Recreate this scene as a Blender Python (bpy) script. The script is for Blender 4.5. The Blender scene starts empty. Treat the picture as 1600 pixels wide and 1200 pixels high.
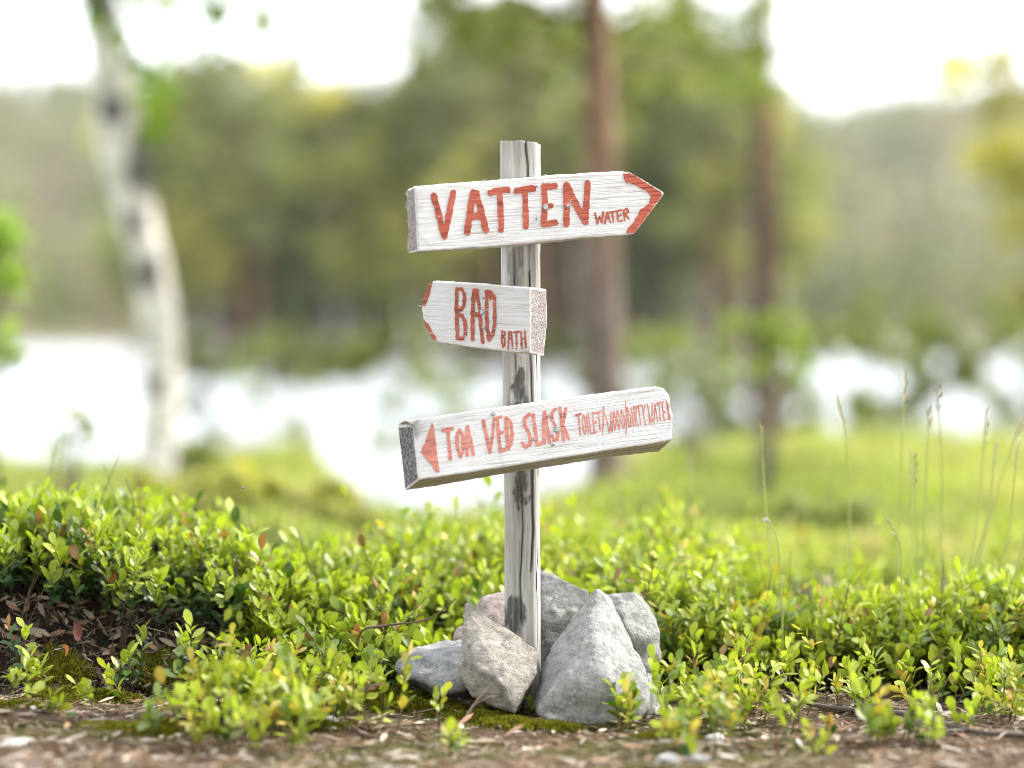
import bpy, bmesh, math, random
import numpy as np
from mathutils import Vector, Matrix, noise as mnoise
random.seed(7)
RNG = np.random.default_rng(11)
scene = bpy.context.scene
COL = scene.collection
R = math.radians

# ------------------------------------------------------------------ camera
CAM_D, CAM_H = 3.15, 0.48
PITCH = math.atan(70.0 / 3777.8)
FPX = 85.0 / 36.0 * 1600.0
cam_data = bpy.data.cameras.new('camera')
cam = bpy.data.objects.new('camera', cam_data)
COL.objects.link(cam)
cam.location = (0, -CAM_D, CAM_H)
cam.rotation_euler = (math.pi / 2 - PITCH, 0, 0)
cam_data.lens = 85.0
cam_data.sensor_width = 36.0
cam_data.clip_start = 0.05
cam_data.clip_end = 6000
cam_data.dof.use_dof = True
cam_data.dof.focus_distance = 3.13
cam_data.dof.aperture_fstop = 1.45
scene.camera = cam

# ------------------------------------------------------------------ sky and sun
SUN_DIR = Vector((0.72, 0.26, 0.64)).normalized()      # towards the sun
sun_el = math.asin(SUN_DIR.z)
sun_az = math.atan2(SUN_DIR.x, SUN_DIR.y)
world = bpy.data.worlds.new('World')
scene.world = world
world.use_nodes = True
wn, wl = world.node_tree.nodes, world.node_tree.links
wn.clear()
w_out = wn.new('ShaderNodeOutputWorld')
w_bg = wn.new('ShaderNodeBackground')
w_sky = wn.new('ShaderNodeTexSky')
w_sky.sky_type = 'NISHITA'
w_sky.sun_disc = False
w_sky.sun_elevation = sun_el
w_sky.sun_rotation = sun_az
w_sky.dust_density = 4.0
w_sky.air_density = 1.0
w_mix = wn.new('ShaderNodeMix')
w_mix.data_type = 'RGBA'
w_mix.inputs[0].default_value = 0.72                     # thin white cloud over the whole sky
w_mix.inputs[7].default_value = (10.2, 10.4, 10.9, 1)
wl.new(w_sky.outputs[0], w_mix.inputs[6])
wl.new(w_mix.outputs[2], w_bg.inputs[0])
w_bg.inputs[1].default_value = 0.12
wl.new(w_bg.outputs[0], w_out.inputs[0])

sun_data = bpy.data.lights.new('sun', 'SUN')
sun_data.energy = 2.4
sun_data.angle = R(8)
sun_data.color = (1.0, 0.965, 0.91)
sun = bpy.data.objects.new('sun', sun_data)
COL.objects.link(sun)
sun.rotation_euler = SUN_DIR.to_track_quat('Z', 'Y').to_euler()
sun.location = SUN_DIR * 50

scene.view_settings.view_transform = 'Standard'
scene.view_settings.look = 'None'
scene.view_settings.exposure = 1.55
scene.view_settings.gamma = 1.0
scene.view_settings.use_curve_mapping = False
scene.render.engine = 'CYCLES'
scene.cycles.use_denoising = True
scene.cycles.filter_width = 0.9
scene.render.filter_size = 0.9
scene.cycles.max_bounces = 8
scene.cycles.transparent_max_bounces = 8

# ------------------------------------------------------------------ helpers
SP, CP = math.sin(PITCH), math.cos(PITCH)
CAMP = np.array([0, -CAM_D, CAM_H])


def ray(px, py):
    a = (px - 800.0) / FPX
    b = (600.0 - py) / FPX
    return np.array([a, CP + b * SP, -SP + b * CP])      # unit depth along the optical axis (about +Y)


def W(px, py, D):
    """world point seen at pixel (px,py) of the photograph, D metres in front of the lens"""
    return CAMP + ray(px, py) * D


def sstep(a, b, x):
    t = np.clip((x - a) / (b - a), 0, 1)
    return t * t * (3 - 2 * t)


def _h(i, j, k, s):
    n = (i * 374761393 + j * 668265263 + k * 2147483647 + s * 974711) & 0x7fffffff
    n = ((n ^ (n >> 13)) * 1274126177) & 0x7fffffff
    n = n ^ (n >> 16)
    return (n & 0xffff) / 65535.0


def vnoise(x, y, z=0.0, s=0):
    x = np.asarray(x, float); y = np.asarray(y, float); z = np.asarray(z, float) + 0 * x
    i, j, k = np.floor(x).astype(np.int64), np.floor(y).astype(np.int64), np.floor(z).astype(np.int64)
    fx, fy, fz = x - i, y - j, z - k
    fx, fy, fz = fx * fx * (3 - 2 * fx), fy * fy * (3 - 2 * fy), fz * fz * (3 - 2 * fz)
    r = 0
    for a in (0, 1):
        for b in (0, 1):
            for c in (0, 1):
                r = r + _h(i + a, j + b, k + c, s) * (fx if a else 1 - fx) * (fy if b else 1 - fy) * (fz if c else 1 - fz)
    return r * 2 - 1


def fbm(x, y, z=0.0, s=0, o=4):
    r, a = 0, 1.0
    for q in range(o):
        r = r + a * vnoise(np.asarray(x) * 2 ** q, np.asarray(y) * 2 ** q, np.asarray(z) * 2 ** q, s + q)
        a *= 0.5
    return r


def mesh_tris(name, v, t, mat, col=None, smooth=True):
    v = np.asarray(v, np.float32); t = np.asarray(t, np.int32)
    me = bpy.data.meshes.new(name)
    me.vertices.add(len(v)); me.vertices.foreach_set('co', v.ravel())
    me.loops.add(t.size); me.loops.foreach_set('vertex_index', t.ravel())
    me.polygons.add(len(t))
    k = t.shape[1]
    me.polygons.foreach_set('loop_start', np.arange(0, t.size, k, dtype=np.int32))
    if smooth:
        me.polygons.foreach_set('use_smooth', np.ones(len(t), bool))
    if col is not None:
        c = np.ones((len(v), 4), np.float32); c[:, :3] = col
        at = me.color_attributes.new('Col', 'FLOAT_COLOR', 'POINT')
        at.data.foreach_set('color', c.ravel())
    me.update(calc_edges=True)
    if mat is not None:
        me.materials.append(mat)
    return me


def link(name, me, parent=None, loc=None):
    o = bpy.data.objects.new(name, me)
    COL.objects.link(o)
    if parent is not None:
        o.parent = parent
    if loc is not None:
        o.location = loc
    return o


def tag(o, label=None, cat=None, group=None, kind=None):
    if label: o['label'] = label
    if cat: o['category'] = cat
    if group: o['group'] = group
    if kind: o['kind'] = kind
    return o


def thing(name, label, cat, loc, group=None):
    o = bpy.data.objects.new(name, None)
    o.empty_display_size = 0.03
    COL.objects.link(o)
    o.location = tuple(loc)
    return tag(o, label, cat, group)


def bm_mesh(name, bm, mats, smooth=False):
    me = bpy.data.meshes.new(name)
    bm.to_mesh(me); bm.free()
    for m in (mats if isinstance(mats, (list, tuple)) else [mats]):
        me.materials.append(m)
    if smooth:
        me.polygons.foreach_set('use_smooth', np.ones(len(me.polygons), bool))
    return me


def tube_arrays(pts, rad, sides=8, cap=True):
    pts = np.asarray(pts, float); n = len(pts)
    rad = np.broadcast_to(np.asarray(rad, float), (n,))
    d = np.gradient(pts, axis=0); d /= np.linalg.norm(d, axis=1)[:, None] + 1e-12
    ref = np.array([0.0, 1.0, 0.0]) if abs(d[0][1]) < 0.9 else np.array([1.0, 0, 0])
    V = []
    for i in range(n):
        a = np.cross(d[i], ref); a /= np.linalg.norm(a) + 1e-12
        b = np.cross(d[i], a)
        th = np.arange(sides) * 2 * math.pi / sides
        V.append(pts[i] + rad[i] * (np.cos(th)[:, None] * a + np.sin(th)[:, None] * b))
    V = np.concatenate(V)
    T = []
    for i in range(n - 1):
        for k in range(sides):
            p, q = i * sides + k, i * sides + (k + 1) % sides
            T += [(p, q, q + sides), (p, q + sides, p + sides)]
    if cap:
        c0, c1 = len(V), len(V) + 1
        V = np.concatenate([V, pts[:1], pts[-1:]])
        for k in range(sides):
            T.append((c0, (k + 1) % sides, k))
            T.append((c1, (n - 1) * sides + k, (n - 1) * sides + (k + 1) % sides))
    return V, np.array(T)


def smooth_path(ctrl, n):
    ctrl = np.asarray(ctrl, float)
    t = np.linspace(0, len(ctrl) - 1, n)
    out = []
    for x in t:
        i = min(int(x), len(ctrl) - 2); f = x - i
        p0, p1, p2, p3 = ctrl[max(i - 1, 0)], ctrl[i], ctrl[i + 1], ctrl[min(i + 2, len(ctrl) - 1)]
        out.append(0.5 * (2 * p1 + (p2 - p0) * f + (2 * p0 - 5 * p1 + 4 * p2 - p3) * f * f + (3 * p1 - p0 - 3 * p2 + p3) * f ** 3))
    return np.array(out)


class Acc:
    """collects triangle soups with one colour per vertex"""
    def __init__(s): s.v, s.t, s.c, s.n = [], [], [], 0
    def add(s, v, t, c):
        v = np.asarray(v); c = np.broadcast_to(np.asarray(c, float), (len(v), 3))
        s.v.append(v); s.t.append(np.asarray(t) + s.n); s.c.append(c); s.n += len(v)
    def mesh(s, name, mat, smooth=True):
        return mesh_tris(name, np.concatenate(s.v), np.concatenate(s.t), mat, np.concatenate(s.c), smooth)


# ------------------------------------------------------------------ node materials
class NM:
    def __init__(s, name):
        s.m = bpy.data.materials.new(name); s.m.use_nodes = True
        s.nt = s.m.node_tree; s.nt.nodes.clear()
        s.out = s.nt.nodes.new('ShaderNodeOutputMaterial')
    def n(s, t, **kw):
        q = s.nt.nodes.new(t)
        for k, v in kw.items(): setattr(q, k, v)
        return q
    def l(s, a, b): s.nt.links.new(a, b)
    def setin(s, node, **kw):
        for k, v in kw.items():
            node.inputs[k.replace('_', ' ')].default_value = v
        return node
    def coords(s, scale=(1, 1, 1), kind='Object', loc=(0, 0, 0)):
        tc = s.n('ShaderNodeTexCoord'); mp = s.n('ShaderNodeMapping')
        mp.inputs['Scale'].default_value = scale
        mp.inputs['Location'].default_value = loc
        s.l(tc.outputs[kind], mp.inputs[0]); return mp.outputs[0]
    def noise(s, vec, scale, detail=4, rough=0.55, dist=0.0):
        q = s.n('ShaderNodeTexNoise')
        q.inputs['Scale'].default_value = scale; q.inputs['Detail'].default_value = detail
        q.inputs['Roughness'].default_value = rough; q.inputs['Distortion'].default_value = dist
        if vec is not None: s.l(vec, q.inputs['Vector'])
        return q.outputs['Fac']
    def ramp(s, fac, stops):
        q = s.n('ShaderNodeValToRGB'); e = q.color_ramp.elements
        while len(e) < len(stops): e.new(0.5)
        for el, (p, c) in zip(e, stops):
            el.position = p; el.color = (c, c, c, 1) if isinstance(c, (int, float)) else (*c, 1)
        s.l(fac, q.inputs[0]); return q.outputs[0]
    def mix(s, fac, a, b, mode='MIX'):
        q = s.n('ShaderNodeMix', data_type='RGBA', blend_type=mode)
        for sock, val in ((q.inputs[0], fac), (q.inputs[6], a), (q.inputs[7], b)):
            if hasattr(val, 'is_linked'): s.l(val, sock)
            elif isinstance(val, (int, float)): sock.default_value = val if sock == q.inputs[0] else (val, val, val, 1)
            else: sock.default_value = (*val, 1)
        return q.outputs[2]
    def math(s, op, a, b=0.0):
        q = s.n('ShaderNodeMath', operation=op)
        for sock, val in ((q.inputs[0], a), (q.inputs[1], b)):
            if hasattr(val, 'is_linked'): s.l(val, sock)
            else: sock.default_value = val
        return q.outputs[0]
    def attr(s, name='Col'):
        q = s.n('ShaderNodeAttribute', attribute_name=name); return q.outputs['Color']
    def bump(s, h, strength=0.3, dist=0.001, normal=None):
        q = s.n('ShaderNodeBump'); q.inputs['Strength'].default_value = strength; q.inputs['Distance'].default_value = dist
        s.l(h, q.inputs['Height'])
        if normal is not None: s.l(normal, q.inputs['Normal'])
        return q.outputs[0]
    def principled(s, color, rough=0.6, normal=None, spec=0.5):
        p = s.n('ShaderNodeBsdfPrincipled')
        for sock, val in ((p.inputs['Base Color'], color), (p.inputs['Roughness'], rough)):
            if hasattr(val, 'is_linked'): s.l(val, sock)
            else: sock.default_value = val if isinstance(val, (int, float)) else (*val, 1)
        p.inputs['Specular IOR Level'].default_value = spec
        if normal is not None: s.l(normal, p.inputs['Normal'])
        s.l(p.outputs[0], s.out.inputs[0])
        return p


def leaf_material(name, rough=0.42, trans=0.38, spec=0.5, tint=(1.0, 1.15, 0.42)):
    m = NM(name)
    col = m.attr('Col')
    nz = m.noise(m.coords(), 260.0, 2)
    col2 = m.mix(m.ramp(nz, [(0.3, 0.0), (0.75, 0.35)]), col, m.mix(1.0, col, (0.62, 0.66, 0.6), 'MULTIPLY'))
    p = m.principled(col2, rough, spec=spec)
    tr = m.n('ShaderNodeBsdfTranslucent')
    m.l(m.mix(1.0, col2, tint, 'MULTIPLY'), tr.inputs[0])
    mx = m.n('ShaderNodeMixShader'); mx.inputs[0].default_value = trans
    m.l(p.outputs[0], mx.inputs[1]); m.l(tr.outputs[0], mx.inputs[2]); m.l(mx.outputs[0], m.out.inputs[0])
    return m.m


M = {}
M['leaf'] = leaf_material('leaf')
M['foliage'] = leaf_material('foliage', 0.6, 0.45, 0.3, (1.1, 1.05, 0.7))
M['dry'] = leaf_material('dry_litter', 0.8, 0.1, 0.2, (1, 1, 1))


def mat_attr(name, rough=0.8, bump_scale=None, bump=0.3, dist=0.002):
    m = NM(name); v = m.coords()
    nrm = None
    col = m.attr('Col')
    if bump_scale:
        f = m.noise(v, bump_scale, 5)
        nrm = m.bump(f, bump, dist)
        col = m.mix(m.ramp(f, [(0.3, 0.55), (0.7, 0.0)]), col, m.mix(1.0, col, (0.5, 0.48, 0.46), 'MULTIPLY'))
    m.principled(col, rough, nrm, 0.3)
    return m.m


M['twig'] = mat_attr('twig_bark', 0.8, 300, 0.4)


def mat_ground():
    m = NM('heath_ground'); v = m.coords(kind='Object')
    col = m.attr('Col')
    f1 = m.noise(v, 60, 6, 0.65); f2 = m.noise(v, 240, 4, 0.6); f3 = m.noise(v, 9, 4)
    c = m.mix(m.ramp(f1, [(0.35, 0.75), (0.6, 0.0)]), col, m.mix(1.0, col, (0.35, 0.32, 0.28), 'MULTIPLY'))
    c = m.mix(m.ramp(f2, [(0.55, 0.0), (0.72, 0.6)]), c, m.mix(1.0, col, (1.9, 1.75, 1.5), 'MULTIPLY'))
    c = m.mix(m.ramp(f3, [(0.4, 0.0), (0.7, 0.3)]), c, m.mix(1.0, col, (0.8, 1.05, 0.55), 'MULTIPLY'))
    n = m.bump(f1, 0.9, 0.012); n = m.bump(f2, 0.7, 0.004, n)
    m.principled(c, 0.95, n, 0.15)
    return m.m


M['ground'] = mat_ground()


def mat_water():
    m = NM('lake_water'); v = m.coords((1, 0.45, 1))
    f = m.noise(v, 1.6, 6, 0.65, 0.4)
    f2 = m.noise(v, 7.0, 4, 0.6)
    n = m.bump(f, 1.0, 0.025)
    p = m.principled((0.05, 0.07, 0.08), 0.34, n, 0.5)
    p.inputs['IOR'].default_value = 1.33
    gl = m.n('ShaderNodeBsdfGlossy'); gl.inputs['Color'].default_value = (0.94, 0.95, 0.96, 1); gl.inputs['Roughness'].default_value = 0.34
    m.l(n, gl.inputs['Normal'])
    mx = m.n('ShaderNodeMixShader'); mx.inputs[0].default_value = 0.55
    m.l(p.outputs[0], mx.inputs[1]); m.l(gl.outputs[0], mx.inputs[2]); m.l(mx.outputs[0], m.out.inputs[0])
    return m.m


M['water'] = mat_water()


def mat_post():
    m = NM('weathered_grey_wood'); v = m.coords((1, 1, 0.045))
    st = m.attr('stain')
    g1 = m.noise(v, 170, 5, 0.6, 0.6)
    g2 = m.noise(v, 520, 4, 0.7)
    big = m.noise(m.coords((1, 1, 0.35)), 26, 4)
    c = m.ramp(g1, [(0.28, (0.22, 0.212, 0.20)), (0.42, (0.39, 0.38, 0.36)), (0.55, (0.50, 0.49, 0.468)), (0.75, (0.60, 0.59, 0.565))])
    c = m.mix(m.ramp(g2, [(0.56, 0.0), (0.70, 0.6)]), c, (0.17, 0.16, 0.15))
    c = m.mix(m.ramp(big, [(0.5, 0.0), (0.68, 0.5)]), c, m.mix(1.0, c, (0.95, 0.84, 0.62), 'MULTIPLY'))
    c = m.mix(st, c, m.mix(m.ramp(g2, [(0.4, 0.0), (0.6, 1.0)]), (0.035, 0.033, 0.032), (0.16, 0.15, 0.145)))
    n = m.bump(g1, 0.8, 0.0022); n = m.bump(g2, 0.8, 0.0012, n)
    m.principled(c, 0.85, n, 0.2)
    return m.m


M['post'] = mat_post()


def mat_white(name, worn, seed):
    """white paint brushed over sawn wood: grain runs along local X"""
    m = NM(name); v = m.coords((0.035, 1, 1), loc=(seed, seed * 2, seed))
    g1 = m.noise(v, 330, 4, 0.6, 0.5)
    g2 = m.noise(v, 900, 3, 0.6)
    iso = m.noise(m.coords((0.3, 1, 1), loc=(seed, 0, 0)), 70, 6, 0.65)
    spots = m.noise(m.coords(loc=(0, 0, seed)), 210, 2, 0.5)
    paint = m.mix(m.ramp(iso, [(0.35, 0.0), (0.75, 1.0)]), (0.775, 0.775, 0.79), (0.68, 0.675, 0.685))
    wood = m.mix(m.ramp(iso, [(0.4, 0.0), (0.65, 1.0)]), (0.40, 0.36, 0.31), (0.52, 0.50, 0.47))
    wear = m.math('ADD', g1, m.math('MULTIPLY', m.math('SUBTRACT', iso, 0.5), 0.55))
    c = m.mix(m.ramp(wear, [(0.55 - worn, 0.0), (0.72 - worn, 0.85)]), paint, wood)
    gr = m.noise(m.coords((0.45, 1, 1), loc=(seed * 3, 1, 0)), 21, 5, 0.65)
    c = m.mix(m.ramp(gr, [(0.54, 0.0), (0.76, 0.32)]), c, (0.50, 0.48, 0.46))
    c = m.mix(m.ramp(g2, [(0.60, 0.0), (0.74, 0.30)]), c, (0.42, 0.40, 0.37))
    c = m.mix(m.ramp(spots, [(0.74, 0.0), (0.79, 0.7)]), c, (0.25, 0.22, 0.19))
    st = m.attr('stain')
    c = m.mix(st, c, m.mix(m.ramp(g1, [(0.4, 0.0), (0.6, 1.0)]), (0.10, 0.095, 0.09), (0.36, 0.34, 0.32)))
    n = m.bump(g1, 0.75, 0.0016); n = m.bump(g2, 0.6, 0.0007, n)
    m.principled(c, 0.75, n, 0.25)
    return m.m


def mat_red(name, colr, fade, seed):
    m = NM(name); v = m.coords((0.05, 1, 1), loc=(seed, seed * 2, seed))
    g1 = m.noise(v, 330, 4, 0.6, 0.5)
    g2 = m.noise(v, 760, 3, 0.6)
    blot = m.noise(m.coords((0.5, 1, 1)), 55, 5, 0.6)
    c = m.mix(m.ramp(blot, [(0.3, 0.0), (0.7, 1.0)]), colr, tuple(min(1, q * 1.35 + 0.01) for q in colr))
    c = m.mix(m.ramp(g1, [(0.34, 0.85), (0.50, 0.0)]), c, tuple(q * 0.50 for q in colr))
    w = m.math('ADD', g2, m.math('MULTIPLY', m.math('SUBTRACT', blot, 0.5), 0.5))
    c = m.mix(m.ramp(w, [(0.62 - fade, 0.0), (0.72 - fade, 0.8)]), c, (0.66, 0.55, 0.51))
    n = m.bump(g1, 0.7, 0.0014)
    m.principled(c, 0.7, n, 0.25)
    return m.m


def mat_endgrain(name, a, b, s=420):
    m = NM(name); v = m.coords()
    f = m.noise(v, s, 3, 0.6); g = m.noise(v, 90, 4)
    c = m.mix(m.ramp(f, [(0.40, 0.0), (0.56, 1.0)]), a, b)
    c = m.mix(m.ramp(g, [(0.35, 0.35), (0.6, 0.0)]), c, m.mix(1.0, c, (0.6, 0.56, 0.53), 'MULTIPLY'))
    m.principled(c, 0.9, m.bump(f, 0.9, 0.003), 0.15)
    return m.m


M['white_a'] = mat_white('worn_white_paint_upper', 0.0, 1.3)
M['white_b'] = mat_white('worn_white_paint_middle', -0.02, 4.1)
M['white_c'] = mat_white('worn_white_paint_lower', 0.015, 7.7)
M['red_a'] = mat_red('brick_red_paint', (0.42, 0.092, 0.055), -0.02, 2.0)
M['red_b'] = mat_red('streaky_red_paint', (0.41, 0.105, 0.07), 0.015, 5.0)
M['red_c'] = mat_red('faded_salmon_paint', (0.56, 0.205, 0.165), -0.01, 8.0)
M['end_pale'] = mat_endgrain('pale_sawn_end_grain', (0.19, 0.165, 0.155), (0.42, 0.385, 0.37))
M['end_dark'] = mat_endgrain('grey_weathered_end_grain', (0.075, 0.075, 0.075), (0.26, 0.26, 0.26), 260)


def mat_under():
    m = NM('bare_board_underside'); v = m.coords((0.05, 1, 1))
    g = m.noise(v, 240, 5, 0.6, 1.0)
    c = m.ramp(g, [(0.3, (0.20, 0.16, 0.11)), (0.5, (0.44, 0.39, 0.32)), (0.7, (0.60, 0.56, 0.50))])
    m.principled(c, 0.85, m.bump(g, 0.8, 0.0015), 0.2)
    return m.m


M['under'] = mat_under()


def mat_steel():
    m = NM('dull_galvanised_steel'); f = m.noise(m.coords(), 600, 3)
    p = m.principled(m.ramp(f, [(0.3, (0.30, 0.31, 0.33)), (0.7, (0.55, 0.56, 0.58))]), 0.45)
    p.inputs['Metallic'].default_value = 0.85
    return m.m


M['steel'] = mat_steel()


def mat_rock(name, a, b, speck, s=1.0, layers=0.0):
    m = NM(name); v = m.coords()
    big = m.noise(v, 14 * s, 5, 0.6); mid = m.noise(v, 70 * s, 5, 0.65); fine = m.noise(v, 420, 4, 0.7)
    c = m.mix(m.ramp(big, [(0.35, 0.0), (0.68, 1.0)]), a, b)
    c = m.mix(m.ramp(mid, [(0.36, 0.8), (0.56, 0.0)]), c, m.mix(1.0, c, (0.50, 0.50, 0.49), 'MULTIPLY'))
    c = m.mix(m.ramp(fine, [(0.55, 0.0), (0.68, 0.6)]), c, speck)
    c = m.mix(m.ramp(fine, [(0.30, 0.6), (0.42, 0.0)]), c, (0.06, 0.06, 0.055))
    li = m.noise(m.coords(loc=(3, 1, 7)), 38, 3)
    c = m.mix(m.ramp(li, [(0.60, 0.0), (0.66, 0.7)]), c, (0.56, 0.56, 0.49))
    l2 = m.noise(m.coords(loc=(9, 4, 2)), 24, 5, 0.7)
    c = m.mix(m.ramp(l2, [(0.58, 0.0), (0.70, 0.75)]), c, (0.13, 0.125, 0.11))
    n = m.bump(mid, 0.9, 0.010); n = m.bump(fine, 0.8, 0.003, n)
    if layers:
        ly = m.noise(m.coords((1, 1, 7)), 40, 4)
        n = m.bump(ly, layers, 0.004, n)
    m.principled(c, 0.85, n, 0.25)
    return m.m


M['rock_big'] = mat_rock('pale_grey_rock', (0.31, 0.31, 0.298), (0.41, 0.408, 0.39), (0.56, 0.56, 0.545))
M['rock_tan'] = mat_rock('tan_schist_rock', (0.375, 0.342, 0.292), (0.445, 0.412, 0.365), (0.58, 0.55, 0.51), 1.3, 0.5)
M['rock_dark'] = mat_rock('dark_grey_rock', (0.19, 0.19, 0.185), (0.27, 0.265, 0.26), (0.42, 0.42, 0.41), 1.2, 0.4)
M['rock_low'] = mat_rock('cool_grey_rock', (0.30, 0.31, 0.315), (0.40, 0.405, 0.41), (0.58, 0.58, 0.59))
M['rock_pink'] = mat_rock('pinkish_grey_rock', (0.38, 0.31, 0.28), (0.47, 0.39, 0.36), (0.56, 0.50, 0.47))
M['rock_white'] = mat_rock('white_quartz', (0.62, 0.61, 0.60), (0.74, 0.73, 0.72), (0.8, 0.8, 0.8))
M['moss'] = leaf_material('moss', 0.9, 0.25, 0.1)


def mat_bark(name, base, dark, s, vs, ring=False):
    m = NM(name)
    v = m.coords((1, 1, vs))
    f = m.noise(v, s, 5, 0.6, 0.5); g = m.noise(m.coords(), s * 0.25, 3)
    c = m.mix(m.ramp(f, [(0.40, 1.0), (0.52, 0.0)]), base, dark)
    c = m.mix(m.ramp(g, [(0.55, 0.0), (0.7, 0.6)]), c, m.mix(1.0, c, (0.6, 0.58, 0.55), 'MULTIPLY'))
    c = m.mix(1.0, c, m.attr('Col'), 'MULTIPLY')
    m.principled(c, 0.85, m.bump(f, 0.8, 0.01), 0.2)
    return m.m


M['birch'] = mat_bark('birch_bark', (0.78, 0.75, 0.71), (0.30, 0.28, 0.26), 18, 3.5)
M['pine'] = mat_bark('pine_bark', (1.0, 1.0, 1.0), (0.45, 0.42, 0.40), 30, 0.3)
# ------------------------------------------------------------------ terrain
WATER_Z = -0.55


def shore_d(px):
    return np.interp(px, [-900, 100, 260, 300, 480, 530, 640, 780, 900, 1000, 1150, 1300, 1700, 2600],
                     [18, 17, 17, 19, 19, 14, 12.5, 12.5, 14, 20, 22, 23, 22, 20])


def foot_y(x):            # where the near edge of the heath bank stands
    return np.interp(x, [-1.5, -0.70, -0.45, -0.30, -0.18, -0.10, 0.05, 0.18, 0.3, 0.7, 1.5],
                     [-0.04, -0.02, 0.00, 0.03, 0.07, 0.12, 0.16, 0.12, 0.10, 0.06, 0.0])


def bank_h(x):
    return np.interp(x, [-1.5, -0.70, -0.5, -0.38, -0.28, -0.15, 0.0, 0.2, 0.7, 1.5],
                     [0.165, 0.140, 0.125, 0.098, 0.065, 0.040, 0.027, 0.02, 0.015, 0.02])


def terrain(x, y):
    x = np.asarray(x, float); y = np.asarray(y, float)
    D = y + CAM_D
    Ds = np.maximum(D, 0.8)
    px = np.clip(800 + FPX * x / Ds, -900, 2600)
    near = 0.006 * fbm(x * 5, y * 5, 0, 3, 3) * sstep(-8, 0, y) + 0.0045 * fbm(x * 28, y * 28, 0, 5, 3) * (np.abs(x) < 3)
    b = sstep(0.0, 0.15, y - foot_y(x))
    lip = b + 0.07 * np.sin(np.clip(b, 0, 1) * math.pi) * fbm(x * 13, y * 13, 0, 9, 3)
    back = 1 - sstep(0.35, 1.5, y)
    near = near + bank_h(x) * lip * (back * 0.9 + 0.1)
    near = near + 0.03 * fbm(x * 1.1, y * 1.1, 0, 21, 3) * sstep(1.0, 3.5, y)
    near = near + 0.035 * np.clip(-x - 0.05, 0, 0.6) * (1 - b)
    # a swell of heath to the left behind the bank, and the slope to the lake
    near = near + 0.10 * np.exp(-((px - 400) / 110) ** 2 - ((D - 5.6) / 0.9) ** 2)
    sd = shore_d(px)
    s = sstep(0.55, 1.12, D / sd)
    land = near * (1 - s) + (-0.85) * s
    land = land - 0.10 * sstep(0.35, 0.7, D / sd)
    bed = -1.4
    z = np.where(D > sd * 1.12, np.maximum(bed, -0.85 - (D - sd * 1.12) * 0.05), land)
    # wooded spit across the water
    pen = np.exp(-((D - 104) / 9.5) ** 4) * sstep(140, 330, px) * (1 - sstep(1215, 1290, px))
    z = np.where((D > 60) & (D < 200), z + pen * (1.35 + 0.25 * fbm(x * 0.15, y * 0.15, 0, 31, 2)), z)
    # far hill
    ridge = np.interp(px, [-900, 0, 150, 400, 800, 1150, 1300, 1500, 1700, 2600], [60, 68, 66, 60, 56, 56, 58, 62, 66, 60])
    hill = -1.4 + 2.2 * sstep(245, 262, D) + ridge * sstep(255, 720, D) + 2.0 * fbm(x * 0.012, y * 0.012, 0, 41, 3) * sstep(260, 500, D)
    z = np.where(D >= 200, hill, z)
    return z


def axis(dense, lo, hi, step, far, growth):
    a = list(np.arange(lo, hi + 1e-6, step)); s = step; p = a[-1]
    while p < far:
        s *= growth; p += s; a.append(p)
    s = step; p = a[0]; pre = []
    while p > -far * dense:
        s *= growth; p -= s; pre.append(p)
    return np.array(pre[::-1] + a)


def build_ground():
    xs = axis(1.0, -0.95, 0.95, 0.0105, 1600, 1.085)
    ys = axis(0.05, -0.75, 1.0, 0.0105, 1500, 1.045)
    X, Y = np.meshgrid(xs, ys)
    Z = terrain(X, Y)
    v = np.stack([X, Y, Z], -1).reshape(-1, 3)
    nx, ny = len(xs), len(ys)
    i = np.arange(nx * ny).reshape(ny, nx)
    q = np.stack([i[:-1, :-1], i[:-1, 1:], i[1:, 1:], i[1:, :-1]], -1).reshape(-1, 4)
    x, y, z = v.T
    D = y + CAM_D
    litter = np.array([0.17, 0.112, 0.070]); soil = np.array([0.030, 0.021, 0.014])
    mossc = np.array([0.10, 0.105, 0.018]); grass = np.array([0.15, 0.19, 0.035]); hillc = np.array([0.22, 0.20, 0.12])
    n1 = fbm(x * 6, y * 6, 0, 51, 4)
    c = litter[None] * (1 + 0.25 * n1[:, None])
    k = sstep(0.15, 0.5, fbm(x * 4.3, y * 7, 0, 61, 4))[:, None] * 0.8
    c = c * (1 - k) + mossc * k
    b = (y - foot_y(x))
    k = (sstep(-0.02, 0.02, b) * (1 - sstep(1.2, 1.8, y)))[:, None]
    c = c * (1 - k) + soil * k
    k = sstep(1.0, 2.0, y)[:, None]
    c = c * (1 - k) + grass * (1 + 0.3 * n1[:, None]) * k
    k = sstep(60, 100, D)[:, None]
    c = c * (1 - k) + hillc * k
    me = mesh_tris('ground', v, q, M['ground'], c)
    return tag(link('ground', me), 'heath ground of litter and moss sloping to the lake', kind='structure')


build_ground()
wm = mesh_tris('lake', np.array([[-1400, 5, WATER_Z], [1400, 5, WATER_Z], [1400, 268, WATER_Z], [-1400, 268, WATER_Z]]), np.array([[0, 1, 2, 3]]), M['water'], None, False)
tag(link('lake', wm), 'bright lake water behind the signpost', kind='structure')

# ------------------------------------------------------------------ signpost
POST = np.array([0.0128, 0.0, 0.0])
sign = thing('signpost', 'weathered grey wooden signpost with three hand-painted white arrow boards', 'signpost', POST)


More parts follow.
